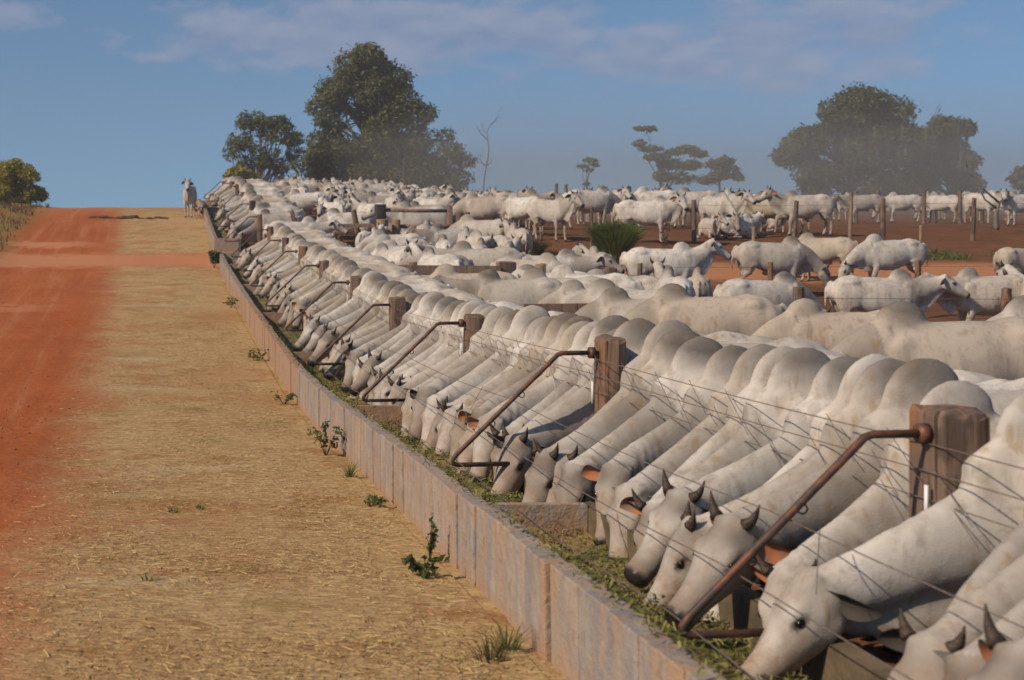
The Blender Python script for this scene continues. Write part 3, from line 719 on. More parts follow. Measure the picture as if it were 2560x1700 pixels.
END1 = bunk(*BUNK1, 'long low concrete feed bunk in front, along the straw verge', 17.5)
END2 = bunk(*BUNK2, 'concrete feed bunk farther up the slope, past the alley gap', 0.0)
# chopped leaves on the silage
def silage_bits():
    rng = np.random.default_rng(9); n = 15000; Y = 3.2 + 22 * rng.random(n) ** 1.7; X = X_WALL + .0 + .72 * rng.random(n) ** 0.8
    Z = gz(X_WALL + 0 * X, Y) + .175 + .05 * rng.random(n) + .05 * smoothstep(2.0, X_WALL, X) + np.where(X < X_WALL + .11, .225, 0)
    L = .006 + .016 * rng.random(n); w = .002 + .003 * rng.random(n); a = rng.random(n) * 6.28; t = rng.normal(0, .5, n)
    d = np.stack([np.cos(a) * np.cos(t), np.sin(a) * np.cos(t), np.sin(t)], 1) * L[:, None]; q = np.stack([-np.sin(a), np.cos(a), rng.normal(0, .5, n)], 1) * w[:, None]; P = np.stack([X, Y, Z], 1)
    V = np.stack([P - d - q, P + d - q, P + d + q, P - d + q], 1).reshape(-1, 3)
    m = NT('silage_leaf'); c = m.mix(m.ramp(m.attr('tone'), .1, .9), (0.07, 0.08, 0.018), (0.21, 0.19, 0.06))
    o = link('silage_leaves', arr_mesh('silage_leaves', V, np.arange(4 * n).reshape(-1, 4), False, {'tone': np.repeat(rng.random(n), 4)}), None, m.done(c, .7))
    tag(o, 'loose chopped leaves lying on top of the green feed', 'feed', None, 'stuff')
silage_bits()

# ------------------------------------------------------------------ posts with pipe brackets, wires
def mat_wood(name, a, b, c3, dark=.5):
    n = NT(name); o = n.obj(); r = n.rnd()
    off = n.node('ShaderNodeVectorMath', operation='ADD'); n.L.new(o, off.inputs[0]); cm = n.node('ShaderNodeCombineXYZ')
    for i in range(3): n.L.new(n.math('MULTIPLY', r, 13.7 + 7 * i), cm.inputs[i])
    n.L.new(cm.outputs[0], off.inputs[1]); p = off.outputs[0]
    g = n.noise(n.scale(p, (22, 22, 1.6)), 1.0, 5, .65, .3); big = n.noise(p, 3.5, 3, .6)
    c = n.mix(n.ramp(g, .32, .7), a, b); c = n.mix(n.math('MULTIPLY', n.ramp(big, .5, .68), .8), c, c3)
    c = n.mix(n.math('MULTIPLY', n.ramp(n.noise(n.scale(p, (1, 1, .5)), 5.5, 4, .6), .50, .60), dark), c, (0.028, 0.024, 0.021))
    ck = n.ramp(n.noise(n.scale(p, (34, 34, 1.1)), 1.0, 3, .5), .60, .68)
    c = n.mix(n.math('MULTIPLY', ck, .7), c, (0.03, 0.02, 0.015))
    h = n.math('SUBTRACT', n.math('MULTIPLY', g, .012), n.math('MULTIPLY', ck, .010))
    return n.done(c, .82, n.bump(h, 1.0, .9))
M_POST = mat_wood('weathered_post_wood', (0.13, 0.085, 0.062), (0.21, 0.145, 0.11), (0.27, 0.125, 0.055), .55)
M_PLANK = mat_wood('weathered_plank_wood', (0.19, 0.125, 0.095), (0.27, 0.19, 0.145), (0.23, 0.14, 0.095), .3)
M_PALE = mat_wood('pale_post_wood', (0.27, 0.18, 0.115), (0.36, 0.25, 0.165), (0.30, 0.165, 0.085), .15)
M_BLACKWOOD = mat_wood('burnt_post_wood', (0.035, 0.032, 0.030), (0.075, 0.065, 0.058), (0.05, 0.042, 0.036), .5)
def mat_rust():
    n = NT('rusty_pipe'); p = n.obj(); v = n.noise(p, 14, 5, .65)
    c = n.mix(n.ramp(v, .38, .66), (0.060, 0.046, 0.042), (0.17, 0.075, 0.045)); n.b.inputs['Metallic'].default_value = .25
    return n.done(c, .55, n.bump(v, .003, .6))
M_RUST = mat_rust()
M_WIRE = mat_simple('galvanised_wire', (0.11, 0.085, 0.070), (0.19, 0.15, 0.13), 30, .6)
M_WHITE = mat_simple('white_plastic', (0.70, 0.70, 0.70), (0.8, 0.8, 0.8), 9, .45)
def post_mesh(w, d, h, seed, round_=False, bury=.25):
    rnd = random.Random(seed); b = bmesh.new()
    n = 14 if round_ else 12; rings = [(-bury, 1.0), (h * .35, .99 + rnd.uniform(-.03, .03)), (h * .75, .97 + rnd.uniform(-.03, .03)), (h - .02, .97), (h, .90)]
    pr = []
    for k in range(n):
        a = 2 * math.pi * (k + .5) / n; c, s = math.cos(a), math.sin(a); e = 2.0 if round_ else 5.0
        q = (abs(c) ** e + abs(s) ** e) ** (-1 / e); pr.append((c * q * w / 2 * rnd.uniform(.95, 1.04), s * q * d / 2 * rnd.uniform(.95, 1.04)))
    vs = [[b.verts.new((x * f, y * f, z + (rnd.uniform(-.012, .012) if i >= 3 else 0))) for x, y in pr] for i, (z, f) in enumerate(rings)]
    for i in range(len(rings) - 1):
        for k in range(n): b.faces.new((vs[i][k], vs[i][(k + 1) % n], vs[i + 1][(k + 1) % n], vs[i + 1][k]))
    b.faces.new(vs[-1]); me = bpy.data.meshes.new('post'); b.to_mesh(me); b.free()
    return me
def ptop(k): return 1.19 + .11 * min(1.0, max(0.0, k / 2.0))      # height of post k above the road side ground
WORD = ['nearest', 'second', 'third', 'fourth', 'fifth', 'sixth', 'seventh', 'eighth', 'ninth', 'tenth', 'eleventh', 'twelfth', 'thirteenth', 'fourteenth', 'fifteenth', 'sixteenth']
def bracket_pts(zrel):
    """bent pipe from the post's head out over the bunk and back, in post coordinates (post base at origin)"""
    raw = [(.02, zrel - .075), (-.225, zrel - .075), (-.26, zrel - .085), (-.285, zrel - .11), (-.98, zrel - .76), (-1.005, zrel - .795), (-1.0, zrel - .82), (-.965, zrel - .828), (-.56, zrel - .828)]
    return [Vector((x, -.12 + .13 * max(x, -1.0), z)) for x, z in raw]
NP_ = 16
for k in range(NP_):
    y = POST_0 + POST_S * k; zg = gzs(X_WALL, y); e = empty('feed_post', (X_POST, y, zg))
    burnt = k in (10,); rnd_ = k in (7, 8, 12)
    h = ptop(k) + (.0 if k not in (10,) else .05)
    look = 'square sawn'
    if k == 10: look = 'dark grey squared'
    elif rnd_: look = 'round brown'
    tag(e, '%s %s timber post of the bunk fence with bent pipe bracket' % (WORD[k], look), 'fence post', 'posts of the bunk fence')
    wv = [1.0, .84, .95, 1.08, .88, 1.0, .9, 1.0][k % 8]; pm = post_mesh((.20 if not rnd_ else .19) * wv, (.29 if not rnd_ else .19) * (1.9 - .9 * wv), h + random.uniform(-.03, .02), k, rnd_); pm.materials.append(M_BLACKWOOD if burnt else M_POST)
    p = link('timber', pm, e); p.location = (.105, -.10, 0); p.rotation_euler = (random.uniform(-.035, .035), random.uniform(-.03, .03), random.uniform(-.08, .08))
    if k <= 14:
        b = MB(); b.tube(bracket_pts(h - .02), .0165, 8); br = b.obj('pipe_bracket', M_RUST, e, True)
        c = MB(); c.tube([Vector((.005, -.12, h - .095)), Vector((-.035, -.12, h - .095))], .040, 10); c.obj('flange', M_RUST, br, True)
        if k < 5:
            b = MB(); bp = bracket_pts(h - .02)
            for f in (.36, .66):
                q = bp[3].lerp(bp[4], f); ring = [q + Vector((0.02 * math.cos(a) + .018, .0, .02 * math.sin(a) - .012)) for a in np.linspace(0, 6.283, 9)]
                b2 = MB(); b2.tube(ring, .004, 5, cap=False); b2.obj('wire_ring', M_RUST, br, True)
    if k in (0, 1, 2, 4):
        m = MB(); m.tube([Vector((-.022, -.16, h - .44)), Vector((-.022, -.16, h - .29))], (.008), 6); m.obj('insulator', M_WHITE, e, True)
# wires: along the slope of the brackets, with slack; droppers tie them
def wire_line(f, y0, y1):
    pts = []
    ks = np.arange(math.floor((y0 - POST_0) / POST_S), math.ceil((y1 - POST_0) / POST_S) + 1)
    for k in ks:
        for t in np.linspace(0, 1, 7)[:-1]:
            y = POST_0 + POST_S * (k + t)
            if y < y0 - .01 or y > y1 + .01: continue
            za = gzs(X_WALL, POST_0 + POST_S * k) + ptop(k); zb = gzs(X_WALL, POST_0 + POST_S * (k + 1)) + ptop(k + 1); zt = za * (1 - t) + zb * t
            pts.append(wire_pt(f, y, zt, t))
    return pts
def wire_pt(f, y, zt, t):
    """f < 0: strands stapled to the posts, -f metres below their heads; f >= 0: strands along the slanting pipes"""
    sag = 4 * t * (1 - t)
    if f < 0: return Vector((X_POST - .006 + .035 * sag, y, zt + f - .02 * sag))
    return Vector((X_POST - .285 - .70 * f + .03 * sag, y - .02, zt - .15 - .68 * f - (.03 + .03 * f) * sag))
WF = [-.135, -.245, -.355, .40, .70, .985]
def wire_fence(y0, y1, label, near):
    root = empty('wire_fence', (X_POST, y0, gzs(X_WALL, y0))); tag(root, label, 'wire fence', 'wire fences over the bunks'); inv = Vector(root.location)
    for f in WF:
        m = MB(); m.tube([p - inv for p in wire_line(f, y0, y1)], .0028, 5, cap=False); m.obj('wire', M_WIRE, root, True)
    if near:
        rr = random.Random(4); y = 3.6
        far = MB()
        def pt(f, yq):
            k = math.floor((yq - POST_0) / POST_S); t = (yq - POST_0) / POST_S - k
            zt = (gzs(X_WALL, POST_0 + POST_S * k) + ptop(k)) * (1 - t) + (gzs(X_WALL, POST_0 + POST_S * (k + 1)) + ptop(k + 1)) * t
            p = wire_pt(f, yq, zt, t); p.x -= .006; return p
        while y < 36:
            for f0, f1, dy in ((-.11, -.30, .28), (-.22, -.40, .26), (-.33, -.47, .20), (.36, .62, .34), (.66, 1.02, .36)):
                if f0 > 0 and rr.random() < .72: continue
                if rr.random() < .15: continue
                yy = y + rr.uniform(-.05, .05) + .14 * (f0 < -.2) - .1 * (f0 < -.3); e_ = rr.uniform(.85, 1.1)
                a, b = pt(f0, yy), pt(f0 + (f1 - f0) * e_, yy - dy * e_)
                if yy < 22:
                    m = MB(); m.tube([a - inv, (a + b) / 2 - inv + Vector((-.001, 0, .001)), b - inv], .0019, 5); m.obj('dropper', M_WIRE, root, True)
                else: far.tube([a - inv, b - inv], .0024, 4)
            y += .55
        tag(far.obj('far_dropper', M_WIRE, root, True), kind='stuff')
    return root
wire_fence(1.4, POST_0 + POST_S * 8, 'slanting strands of fence wire over the heads at the near bunk', True)
wire_fence(POST_0 + POST_S * 9, POST_0 + POST_S * 14, 'slanting strands of fence wire over the far bunk up the slope', False)
# ------------------------------------------------------------------ pen fences
def at_px(px, d): return (px - 400) * d / 3500.0
def fence_post(parent, inv, x, y, top, w, mat, round_=False, lean=(0, 0), name='post', d=None):
    g = gzs(x, y); me = post_mesh(w, d or w, top - g, int(x * 100 + y), round_); me.materials.append(mat)
    o = link(name, me, parent); o.location = Vector((x, y, g)) - inv; o.rotation_euler = (lean[0], lean[1], random.uniform(-.3, .3)); return o
def rail(parent, inv, a, b, h, t, mat, name='rail', round_=False):
    m = MB(); a, b = Vector(a), Vector(b)
    if round_: m.tube([a - inv, (a * .5 + b * .5) - inv + Vector((0, 0, -.01)), b - inv], t, 9); return m.obj(name, mat, parent, True)
    d = b - a; L = d.length; rot = Matrix((d.normalized(), Vector((0, 0, 1)).cross(d).normalized(), d.normalized().cross(Vector((0, 0, 1)).cross(d).normalized()))).transposed()
    c = Vector((0, 0, 0)); m.box(c, (L / 2, t, h), rot, jit=.004); o = m.obj(name, mat, parent); o.location = (a + b) / 2 - inv; return o
# plank fence across the near pens
def plank_fence():
    y = 27.0; r = empty('plank_fence', (3.3, y, gzs(3.3, y))); tag(r, 'plank fence with wide timber posts crossing behind the feeding row', 'fence'); inv = Vector(r.location)
    for px, w, top, mat in ((1268, .42, 655, M_PLANK), (1355, .22, 660, M_PALE)): fence_post(r, inv, at_px(px, y), y + .1, -(top - 520) * y / 3500, w, mat, False, d=.2)
    fence_post(r, inv, 3.35, y + .1, -1.05, .16, M_PLANK); fence_post(r, inv, 4.9, y + .1, -1.05, .16, M_PLANK)
    for z in (-1.18, -1.47): rail(r, inv, (3.3, y - .06, z), (6.55, y - .06, z - .03), .095, .022, M_PLANK, 'plank')
    rail(r, inv, (6.0, y - .11, -1.72), (6.85, y - .11, -1.28), .05, .02, M_POST, 'brace')
    rail(r, inv, (7.75, y + .2, -1.36), (8.6, y - .6, -1.44), .05, .025, M_PLANK, 'plank')
    y2 = 25.6
    fence_post(r, inv, at_px(1523, y2), y2, -(668 - 520) * y2 / 3500, .17, M_POST); fence_post(r, inv, at_px(1545, y2) + .05, y2 + .45, -1.12, .14, M_POST)
    fence_post(r, inv, at_px(1567, y2 - 1.2), y2 - 1.2, -(705 - 520) * (y2 - 1.2) / 3500, .20, M_PALE, True)
plank_fence()
def gate_fence():
    y = 20.0; r = empty('plank_fence', (5.7, y, gzs(5.7, y))); tag(r, 'low plank rail with sawn post behind the humps of the feeding row', 'fence'); inv = Vector(r.location)
    rail(r, inv, (5.2, y, -1.46), (7.15, y, -1.44), .09, .025, M_PLANK, 'plank'); fence_post(r, inv, 7.12, y + .12, -(757 - 520) * y / 3500, .15, M_PLANK)
    fence_post(r, inv, 5.65, y + .12, -1.50, .15, M_PLANK)
gate_fence()
def burnt_stump():
    y = 19.2; x = at_px(1702, y); g = gzs(x, y); me = post_mesh(.40, .40, -(753 - 520) * y / 3500 - g, 77, True); me.materials.append(M_BLACKWOOD)
    o = link('burnt_stump', me); o.location = (x, y, g); tag(o, 'thick black burnt strainer post behind the row of humps', 'post')
burnt_stump()
# rail fence along the alley
def rail_fence():
    y = 41.0; r = empty('rail_fence', (6.3, y, gzs(6.3, y))); tag(r, 'round rail fence with dark and pale posts beside the alley', 'fence'); inv = Vector(r.location)
    X = lambda px: at_px(px, y)
    zt = lambda py: -(py - 520) * y / 3500
    fence_post(r, inv, X(951), y, zt(511), .33, M_BLACKWOOD, False, name='post'); fence_post(r, inv, X(949), y - .5, zt(548), .36, M_PALE, True)
    fence_post(r, inv, X(986), y - .3, zt(549), .25, M_PALE, True); fence_post(r, inv, X(1124), y, zt(513), .18, M_PLANK); fence_post(r, inv, X(1137), y - .5, zt(532), .13, M_POST)
    fence_post(r, inv, X(1183), y - .3, zt(549), .22, M_POST, True); fence_post(r, inv, X(1180), y + .6, zt(530), .16, M_POST, True)
    rail(r, inv, (X(960), y, zt(525)), (X(1122), y, zt(527)), 0, .055, M_PLANK, 'rail', True); rail(r, inv, (X(995), y - .2, zt(566)), (X(1180), y - .2, zt(564)), 0, .06, M_PLANK, 'rail', True)
    rail(r, inv, (X(815), y + .6, zt(566)), (X(940), y + .4, zt(564)), .055, .03, M_PLANK, 'rail')
    fence_post(r, inv, X(766), y + .8, zt(526), .13, M_POST, lean=(0, -.22)); fence_post(r, inv, X(918), y + .8, zt(522), .15, M_POST, lean=(0, -.2))
    fence_post(r, inv, X(745), y + .8, zt(545), .13, M_POST)
rail_fence()
# wire fences of the far pens
def far_wire_fence(name, label, posts, y_wires, hs):
    r = empty(name, (posts[0][0], posts[0][1], gzs(posts[0][0], posts[0][1]))); tag(r, label, 'wire fence'); inv = Vector(r.location)
    for (x, y, top, w, mat, lean) in posts: fence_post(r, inv, x, y, gzs(x, y) + top, w, mat, True, (0, lean))
    P = sorted(posts)
    for h in hs:
        m = MB(); m.tube([Vector((p[0], p[1] - .09, gzs(p[0], p[1]) + h)) - inv for p in P], .004, 4, cap=False); m.obj('wire', M_WIRE, r, True)
def px_post(px, d, top, w, mat=M_POST, lean=0.0): return (at_px(px, d), d, top, w, mat, lean)
far_wire_fence('pen_wire_fence', 'wire fence on thick brown posts in front of the cattle on the right', [px_post(1996, 22, 1.27, .17), px_post(2516, 22.3, 1.27, .15), px_post(3050, 22.5, 1.27, .15)], 22, (.45, .8, 1.1))
far_wire_fence('pen_wire_fence', 'wire fence on thin dark posts beside the two cattle sniffing', [px_post(1600, 29.3, 1.2, .11), px_post(1926, 29.6, 1.22, .11), px_post(2295, 30, 1.25, .12), px_post(2700, 30, 1.2, .12)], 30, (.5, .85, 1.12))
far_wire_fence('pen_wire_fence', 'wire fence on leaning posts at the edge of the brown far pen',
    [px_post(1480, 41, 1.15, .10), px_post(1735, 42, 1.25, .14), px_post(1985, 42, 1.25, .14, M_POST, .06), px_post(2207, 42.2, 1.28, .15), px_post(2432, 42.5, 1.28, .13, M_POST, .03), px_post(2640, 42.5, 1.28, .13)], 42, (.4, .75, 1.1))
far_wire_fence('pen_wire_fence', 'short pale stakes with wire below the brown far pen', [px_post(1884, 39.3, .82, .10, M_PALE), px_post(2302, 39.3, .82, .085, M_PALE), px_post(2123, 38.6, 1.85, .10, M_PLANK, .04)], 39, (.35, .7))
far_wire_fence('pen_wire_fence', 'thin fence posts standing against the sky above the far herd', [px_post(1391, 62, 1.75, .15), px_post(1403, 60, 1.3, .18), px_post(1415, 62, 1.7, .15), px_post(1452, 66, 1.4, .14), px_post(1573, 58, 1.6, .17)], 60, (.9, 1.3))
far_wire_fence('pen_wire_fence', 'row of fence posts in the dust behind the far cattle', [px_post(p, 63, 1.45, .17) for p in (1765, 1905, 2140, 2196, 2310, 2400, 2455, 2520, 2600)], 63, (.5, .9, 1.3))
# ------------------------------------------------------------------ cattle: placed one by one
ORD = ['first', 'second', 'third', 'fourth', 'fifth', 'sixth', 'seventh', 'eighth', 'ninth', 'tenth', 'eleventh', 'twelfth', 'thirteenth', 'fourteenth', 'fifteenth', 'sixteenth', 'seventeenth', 'eighteenth']
def place(pose, x, y, rz, label, group, lod='far', scale=1.0, sx=1.0, sy=1.0, z=None, tilt=0.0):
    c = COWS[pose]
    if lod == 'near':
        o = link('zebu', c['body'])
        for nm, me in c['parts']: link(nm, me, o)
    else: o = link('zebu', c[lod])
    o.location = (x, y, gzs(x, y) if z is None else z); o.rotation_euler = (0, tilt, rz); o.scale = (scale * sx, scale * sy, scale)
    tag(o, label, 'zebu', group); return o
TAKEN = []
FARW = ['first', 'second', 'third', 'fourth', 'fifth', 'sixth', 'last']
def feeding_row():
    rr = random.Random(21)
    # near bunk
    y = 3.55; ys = []
    while y < BUNK1[1] - .6:
        if not (7.95 < y < 8.35 or 23.9 < y < 24.5): ys.append(y)
        y += rr.uniform(.26, .32) if y < 20 else rr.uniform(.30, .40)
    cnt = {}; last = -1
    for i, y in enumerate(ys):
        off = (y - POST_0 + POST_S / 2) % POST_S - POST_S / 2
        if -.20 < off < .04 and y > 4: continue
        k = math.floor((y - POST_0) / POST_S); n = cnt.get(k, 0); cnt[k] = n + 1
        if k < 0: label = '%s zebu feeding in front of the nearest timber post of the bunk' % ORD[n]
        else: label = '%s zebu feeding at the bunk beyond the %s post of its fence' % (ORD[n], WORD[k])
        pose = 'feed%d' % rr.choice([q for q in (0, 0, 1, 2, 2, 3, 4, 5, 6, 7, 7) if q != last])
        last = int(pose[4:]); x = 3.76 + rr.uniform(-.04, .06); s = rr.uniform(.925, .995) * (.95 if y < 9 else 1.0)
        o = place(pose, x, y, math.pi + R(rr.uniform(-6, 6)), label, 'cattle feeding at the near bunk', 'near' if y < 16 else ('mid' if y < 26 else 'far'), s, 1.0, rr.uniform(.86, .98)); TAKEN.append((x, y))
    y = BUNK2[0] + .5
    while y < 73:
        k2 = math.floor((y - POST_0) / POST_S); x = 3.74 + rr.uniform(-.04, .16)
        place('feed%d' % rr.randrange(8), x, y, math.pi + R(rr.uniform(-9, 9)), 'white zebu in the packed row at the far bunk, just beyond its %s post' % FARW[min(max(k2 - 9, 0), 6)], 'cattle feeding at the far bunk', 'far', rr.uniform(.94, 1.05), 1.0, rr.uniform(.80, .9)); TAKEN.append((x, y))
        y += rr.uniform(.52, .66)
feeding_row()
def stand(px, d, deg, pose, label, group='cattle standing in the pens', lod='mid', scale=1.0, dz=0.0):
    x = at_px(px, d); TAKEN.append((x, d)); return place(pose, x, d, R(deg), label, group, lod, scale, sy=random.uniform(.88, .98), z=gzs(x, d) + dz)
# the animals one can pick out
stand(1655, 32.0, -6, 'up', 'white zebu with raised head and large dewlap, standing in profile beside the grass clump', lod='near', scale=1.04)
stand(1494, 31.0, 84, 'turn', 'white zebu seen from behind, tail hanging, beside the tall grass clump', scale=1.0)
stand(1365, 30.0, -12, 'level', 'white zebu with dark muzzle in profile between the low backs', scale=1.0)
stand(1930, 33.5, -4, 'low', 'white zebu in profile with long pale tail, lowering its head to another', lod='near', scale=1.04)
stand(2228, 34.2, 184, 'low', 'white zebu with high rump bending its head to the one opposite', lod='near', scale=1.02)
stand(2190, 25.6, -4, 'level', 'white zebu in profile behind the thick fence post, face to face with another', lod='near', scale=1.0)
stand(2475, 25.8, 184, 'level', 'white zebu behind the last fence post, facing its neighbour', lod='near', scale=1.0)
stand(2640, 25.0, 100, 'up', 'white zebu cut by the picture edge behind the last thick fence post', scale=1.0)
stand(1905, 24.6, 8, 'low', 'tan grey zebu standing behind the thick brown fence post, head hidden', scale=1.0)
stand(1683, 24.0, 82, 'up', 'white zebu rump with thick tail standing behind the burnt strainer post', scale=1.02)
stand(1745, 26.5, 70, 'low', 'white zebu behind the rump by the burnt strainer post', scale=.95)
stand(1775, 17.6, 168, 'low', 'white zebu with long back stretched out below the thick brown fence post', scale=1.06)
stand(2395, 11.4, 176, 'low', 'broad white back of a zebu behind the feeding row on the right', lod='near', scale=1.05)
stand(2700, 13.2, 170, 'low', 'broad white back at the picture edge behind the feeding row', scale=1.05)
stand(2110, 15.6, 172, 'low', 'pale zebu back behind the tall grey humps of the feeding row', scale=.98)
stand(1405, 22.6, 150, 'low', 'white zebu rump behind the humps, left of the pale round post', scale=1.03)
stand(1290, 22.2, 172, 'level', 'grey necked zebu looking towards the bunk behind the feeding row', scale=1.0)
stand(1180, 23.4, 165, 'low', 'white zebu back just in front of the plank fence', scale=1.0)
stand(1500, 21.6, 160, 'low', 'white zebu back under the brown rail behind the humps', scale=.95)
stand(1110, 34.0, 82, 'low', 'white zebu seen from behind in front of the rail fence, head down', scale=1.0)
stand(1200, 33.0, 74, 'turnr', 'white zebu seen from behind beside another, looking aside, beyond the plank fence', scale=1.0)
stand(1262, 32.0, 60, 'up', 'white zebu with dark ear beyond the plank fence', scale=1.0)
stand(1320, 28.6, -40, 'low', 'white zebu with head bent low behind the plank fence posts', scale=.98)
stand(1040, 31.0, 95, 'low', 'white zebu rump behind the plank fence, left of the others', scale=.98)
stand(985, 30.5, 120, 'low', 'white zebu back close behind the left end of the plank fence', scale=.98)
# alley and the pen behind it
stand(735, 41.6, -3, 'level', 'cream zebu in profile standing in the alley past the bunk end', group='cattle at the alley', scale=1.0)
stand(868, 44.5, 175, 'low', 'white zebu in profile in the alley in front of the leaning posts', group='cattle at the alley')
stand(925, 39.2, 60, 'up', 'white zebu rump with orange ear in front of the dark rail fence post', group='cattle at the alley', scale=.9)
stand(1050, 43.4, 178, 'level', 'large white zebu standing in profile behind the round rails', group='cattle at the alley', scale=1.12)
stand(1215, 46, 172, 'low', 'thin grey zebu with head down right of the rail fence', scale=1.05)
stand(1308, 45, 120, 'low', 'grey zebu facing away beside the brown weed clump', scale=1.0)
stand(1378, 42.5, -70, 'up', 'white zebu facing the viewer with orange ears, left of the grass clump', scale=1.0)
stand(1475, 49, 4, 'low', 'cream zebu in profile behind the grass clump', scale=1.08)
stand(1612, 41.5, -22, 'turnr', 'white zebu with orange ears looking out from behind the grass clump', scale=1.0)
stand(1640, 52, 176, 'low', 'grey tan zebu with dark belly on the rise behind the grass clump', scale=1.1)
stand(1560, 57, 200, 'up', 'dark brown backed zebu on the rise among the far group', scale=1.05)
stand(1525, 53, -80, 'up', 'white zebu facing forward on the rise left of the tan one', scale=1.0)
stand(1742, 53, 178, 'up', 'white zebu in profile on the rise beside the upright fence post', scale=1.08)
stand(1790, 44.5, -84, 'low', 'white zebu facing forward with head lowered beside the fence post', scale=1.0)
stand(1812, 45.5, -75, 'up', 'white zebu close behind the one lowering its head by the post', scale=.95)
stand(1885, 49, 182, 'turn', 'white zebu in profile with head up, beside a resting animal', scale=1.0)
stand(1935, 46, 150, 'up', 'white zebu turned half away with its head against a neighbour', scale=.96)
stand(2015, 44.2, 172, 'up', 'bony white zebu in profile with shaded face behind the leaning post', scale=1.02)
stand(1975, 45.6, 120, 'low', 'white calf sized zebu behind the bony one', scale=.85)
stand(1842, 43.6, 12, 'lie', 'white zebu lying on the brown far pen below the standing ones', scale=.85)
stand(1905, 48, 170, 'lie', 'cream zebu lying down behind the standing pair in the far pen', scale=.85)
stand(1775, 43.0, -95, 'lie', 'white zebu lying down facing forward by the fence post', scale=.8)
stand(2160, 62, 178, 'level', 'white zebu standing in profile in the dust before the round tree', lod='far', scale=1.0)
stand(2258, 65, 170, 'low', 'hazy white zebu grazing right of the one in the dust', lod='far', scale=1.0)
stand(2358, 65, 120, 'low', 'hazy white zebu seen half from behind in the dust', lod='far', scale=1.0)
stand(2370, 70, 95, 'up', 'pale zebu behind the half turned one in the dust', lod='far', scale=1.0)
stand(2455, 61, -70, 'low', 'white zebu facing forward near the grey forked trunk', lod='far', scale=1.05)
stand(2480, 68, 150, 'up', 'hazy zebu behind the one near the forked trunk', lod='far', scale=1.0)
stand(2555, 56, 190, 'turn', 'white zebu at the picture edge beside the forked trunk', lod='far', scale=1.0)
stand(2100, 70, -100, 'up', 'faint zebu facing forward in the dust left of the one in profile', lod='far', scale=.95)
stand(2550, 33.6, 20, 'low', 'grey zebu head low at the picture edge behind the sniffing pair', scale=.9)
stand(2060, 35.5, 150, 'low', 'dark eared zebu with lowered head between the two sniffing ones', scale=.9)
# walking free beside the far bunk
xw = 1.18; o = place('up', xw, 55.5, R(-97), 'lone white zebu standing on the verge outside the far bunk', 'cattle outside the pens', 'mid', 1.0, sy=.9)
# the packed herd of the pens up the slope
def facing(a):
    a = (a + 180) % 360 - 180
    if -45 < a <= 45: return 'facing right'
    if 45 < a <= 135: return 'seen from behind'
    if -135 < a <= -45: return 'facing the viewer'
    return 'facing left'
def herd(n, xr, yr, mind, label, group, seed, poses, rz=None, zones=None):
    """zones: (picture x limit, words for the place), left to right"""
    rr = random.Random(seed); k = 0; tries = 0
    while k < n and tries < 6000:
        tries += 1; y = rr.uniform(*yr); x = rr.uniform(*xr(y))
        if any(abs(x - a) < mind * 1.25 and abs(y - b) < mind for a, b in TAKEN if abs(b - y) < 3): continue
        TAKEN.append((x, y)); k += 1
        a = rz(rr) if rz else rr.choice([rr.uniform(-30, 30), rr.uniform(150, 210), rr.uniform(60, 120), rr.uniform(-120, -60)])
        px = 400 + 3500 * x / y; where = next((w for lim, w in zones if px < lim), zones[-1][1])
        place(rr.choice(poses), x, y, R(a), '%s %s, %s' % (label, where, facing(a)), group, 'far', rr.uniform(.92, 1.06), sy=rr.uniform(.86, .98))
    return k
P_ALL = ['up', 'turn', 'turnr', 'level', 'low', 'up', 'level']
Z_SKY = [(700, 'under the open crowned tree'), (830, 'left under the tall tree'), (960, 'midway under the tall tree'), (1090, 'right under the tall tree'), (1190, 'at the tall tree\'s edge'), (9999, 'right of the dead tree')]
Z_MID = [(760, 'beside the feeding row'), (900, 'behind the leaning posts'), (1010, 'behind the dark rail post'), (1130, 'behind the round rails'), (9999, 'right of the round rails')]
h1 = herd(52, lambda y: (5.3, at_px(1300, y)), (46, 60), .95, 'far pen zebu', 'herd in the far pen', 1, P_ALL, zones=Z_MID)
h2 = herd(48, lambda y: (5.3, at_px(1330, y)), (60, 74), 1.0, 'skyline zebu', 'herd on the skyline', 2, P_ALL, zones=Z_SKY)
h3 = herd(9, lambda y: (at_px(1420, y), at_px(1720, y)), (56, 64), 1.2, 'zebu in the group on the rise', 'far group on the rise', 3, P_ALL, zones=[(1500, 'left of the tan one'), (1600, 'above the grass clump'), (9999, 'below the slender tree')])
h4 = herd(12, lambda y: (5.2, at_px(1330, y)), (28, 39), .95, 'zebu between plank and rail fences', 'cattle between plank and rail fence', 4, ['low', 'level', 'low', 'up'], rz=lambda r: r.choice([r.uniform(60, 130), r.uniform(150, 200)]), zones=[(980, 'at the bunk side'), (1100, 'in the middle'), (1220, 'below the right rail posts'), (9999, 'at the open end')])
h5 = herd(8, lambda y: (6.9, min(9.8, at_px(1580, y))), (17, 25), .95, 'white back behind the feeders', 'cattle behind the feeding row', 6, ['low', 'level', 'low'], rz=lambda r: r.uniform(140, 200), zones=[(1200, 'left of the wide post'), (1350, 'under the wide post'), (1480, 'under the pale round post'), (9999, 'by the burnt stump')])
h6 = herd(3, lambda y: (at_px(2080, y), at_px(2700, y)), (66, 80), 1.6, 'faint zebu far back in the dust', 'cattle in the dust', 8, P_ALL, zones=[(2200, 'under the broad tree'), (2400, 'under the rounded tree'), (9999, 'near the picture edge')])
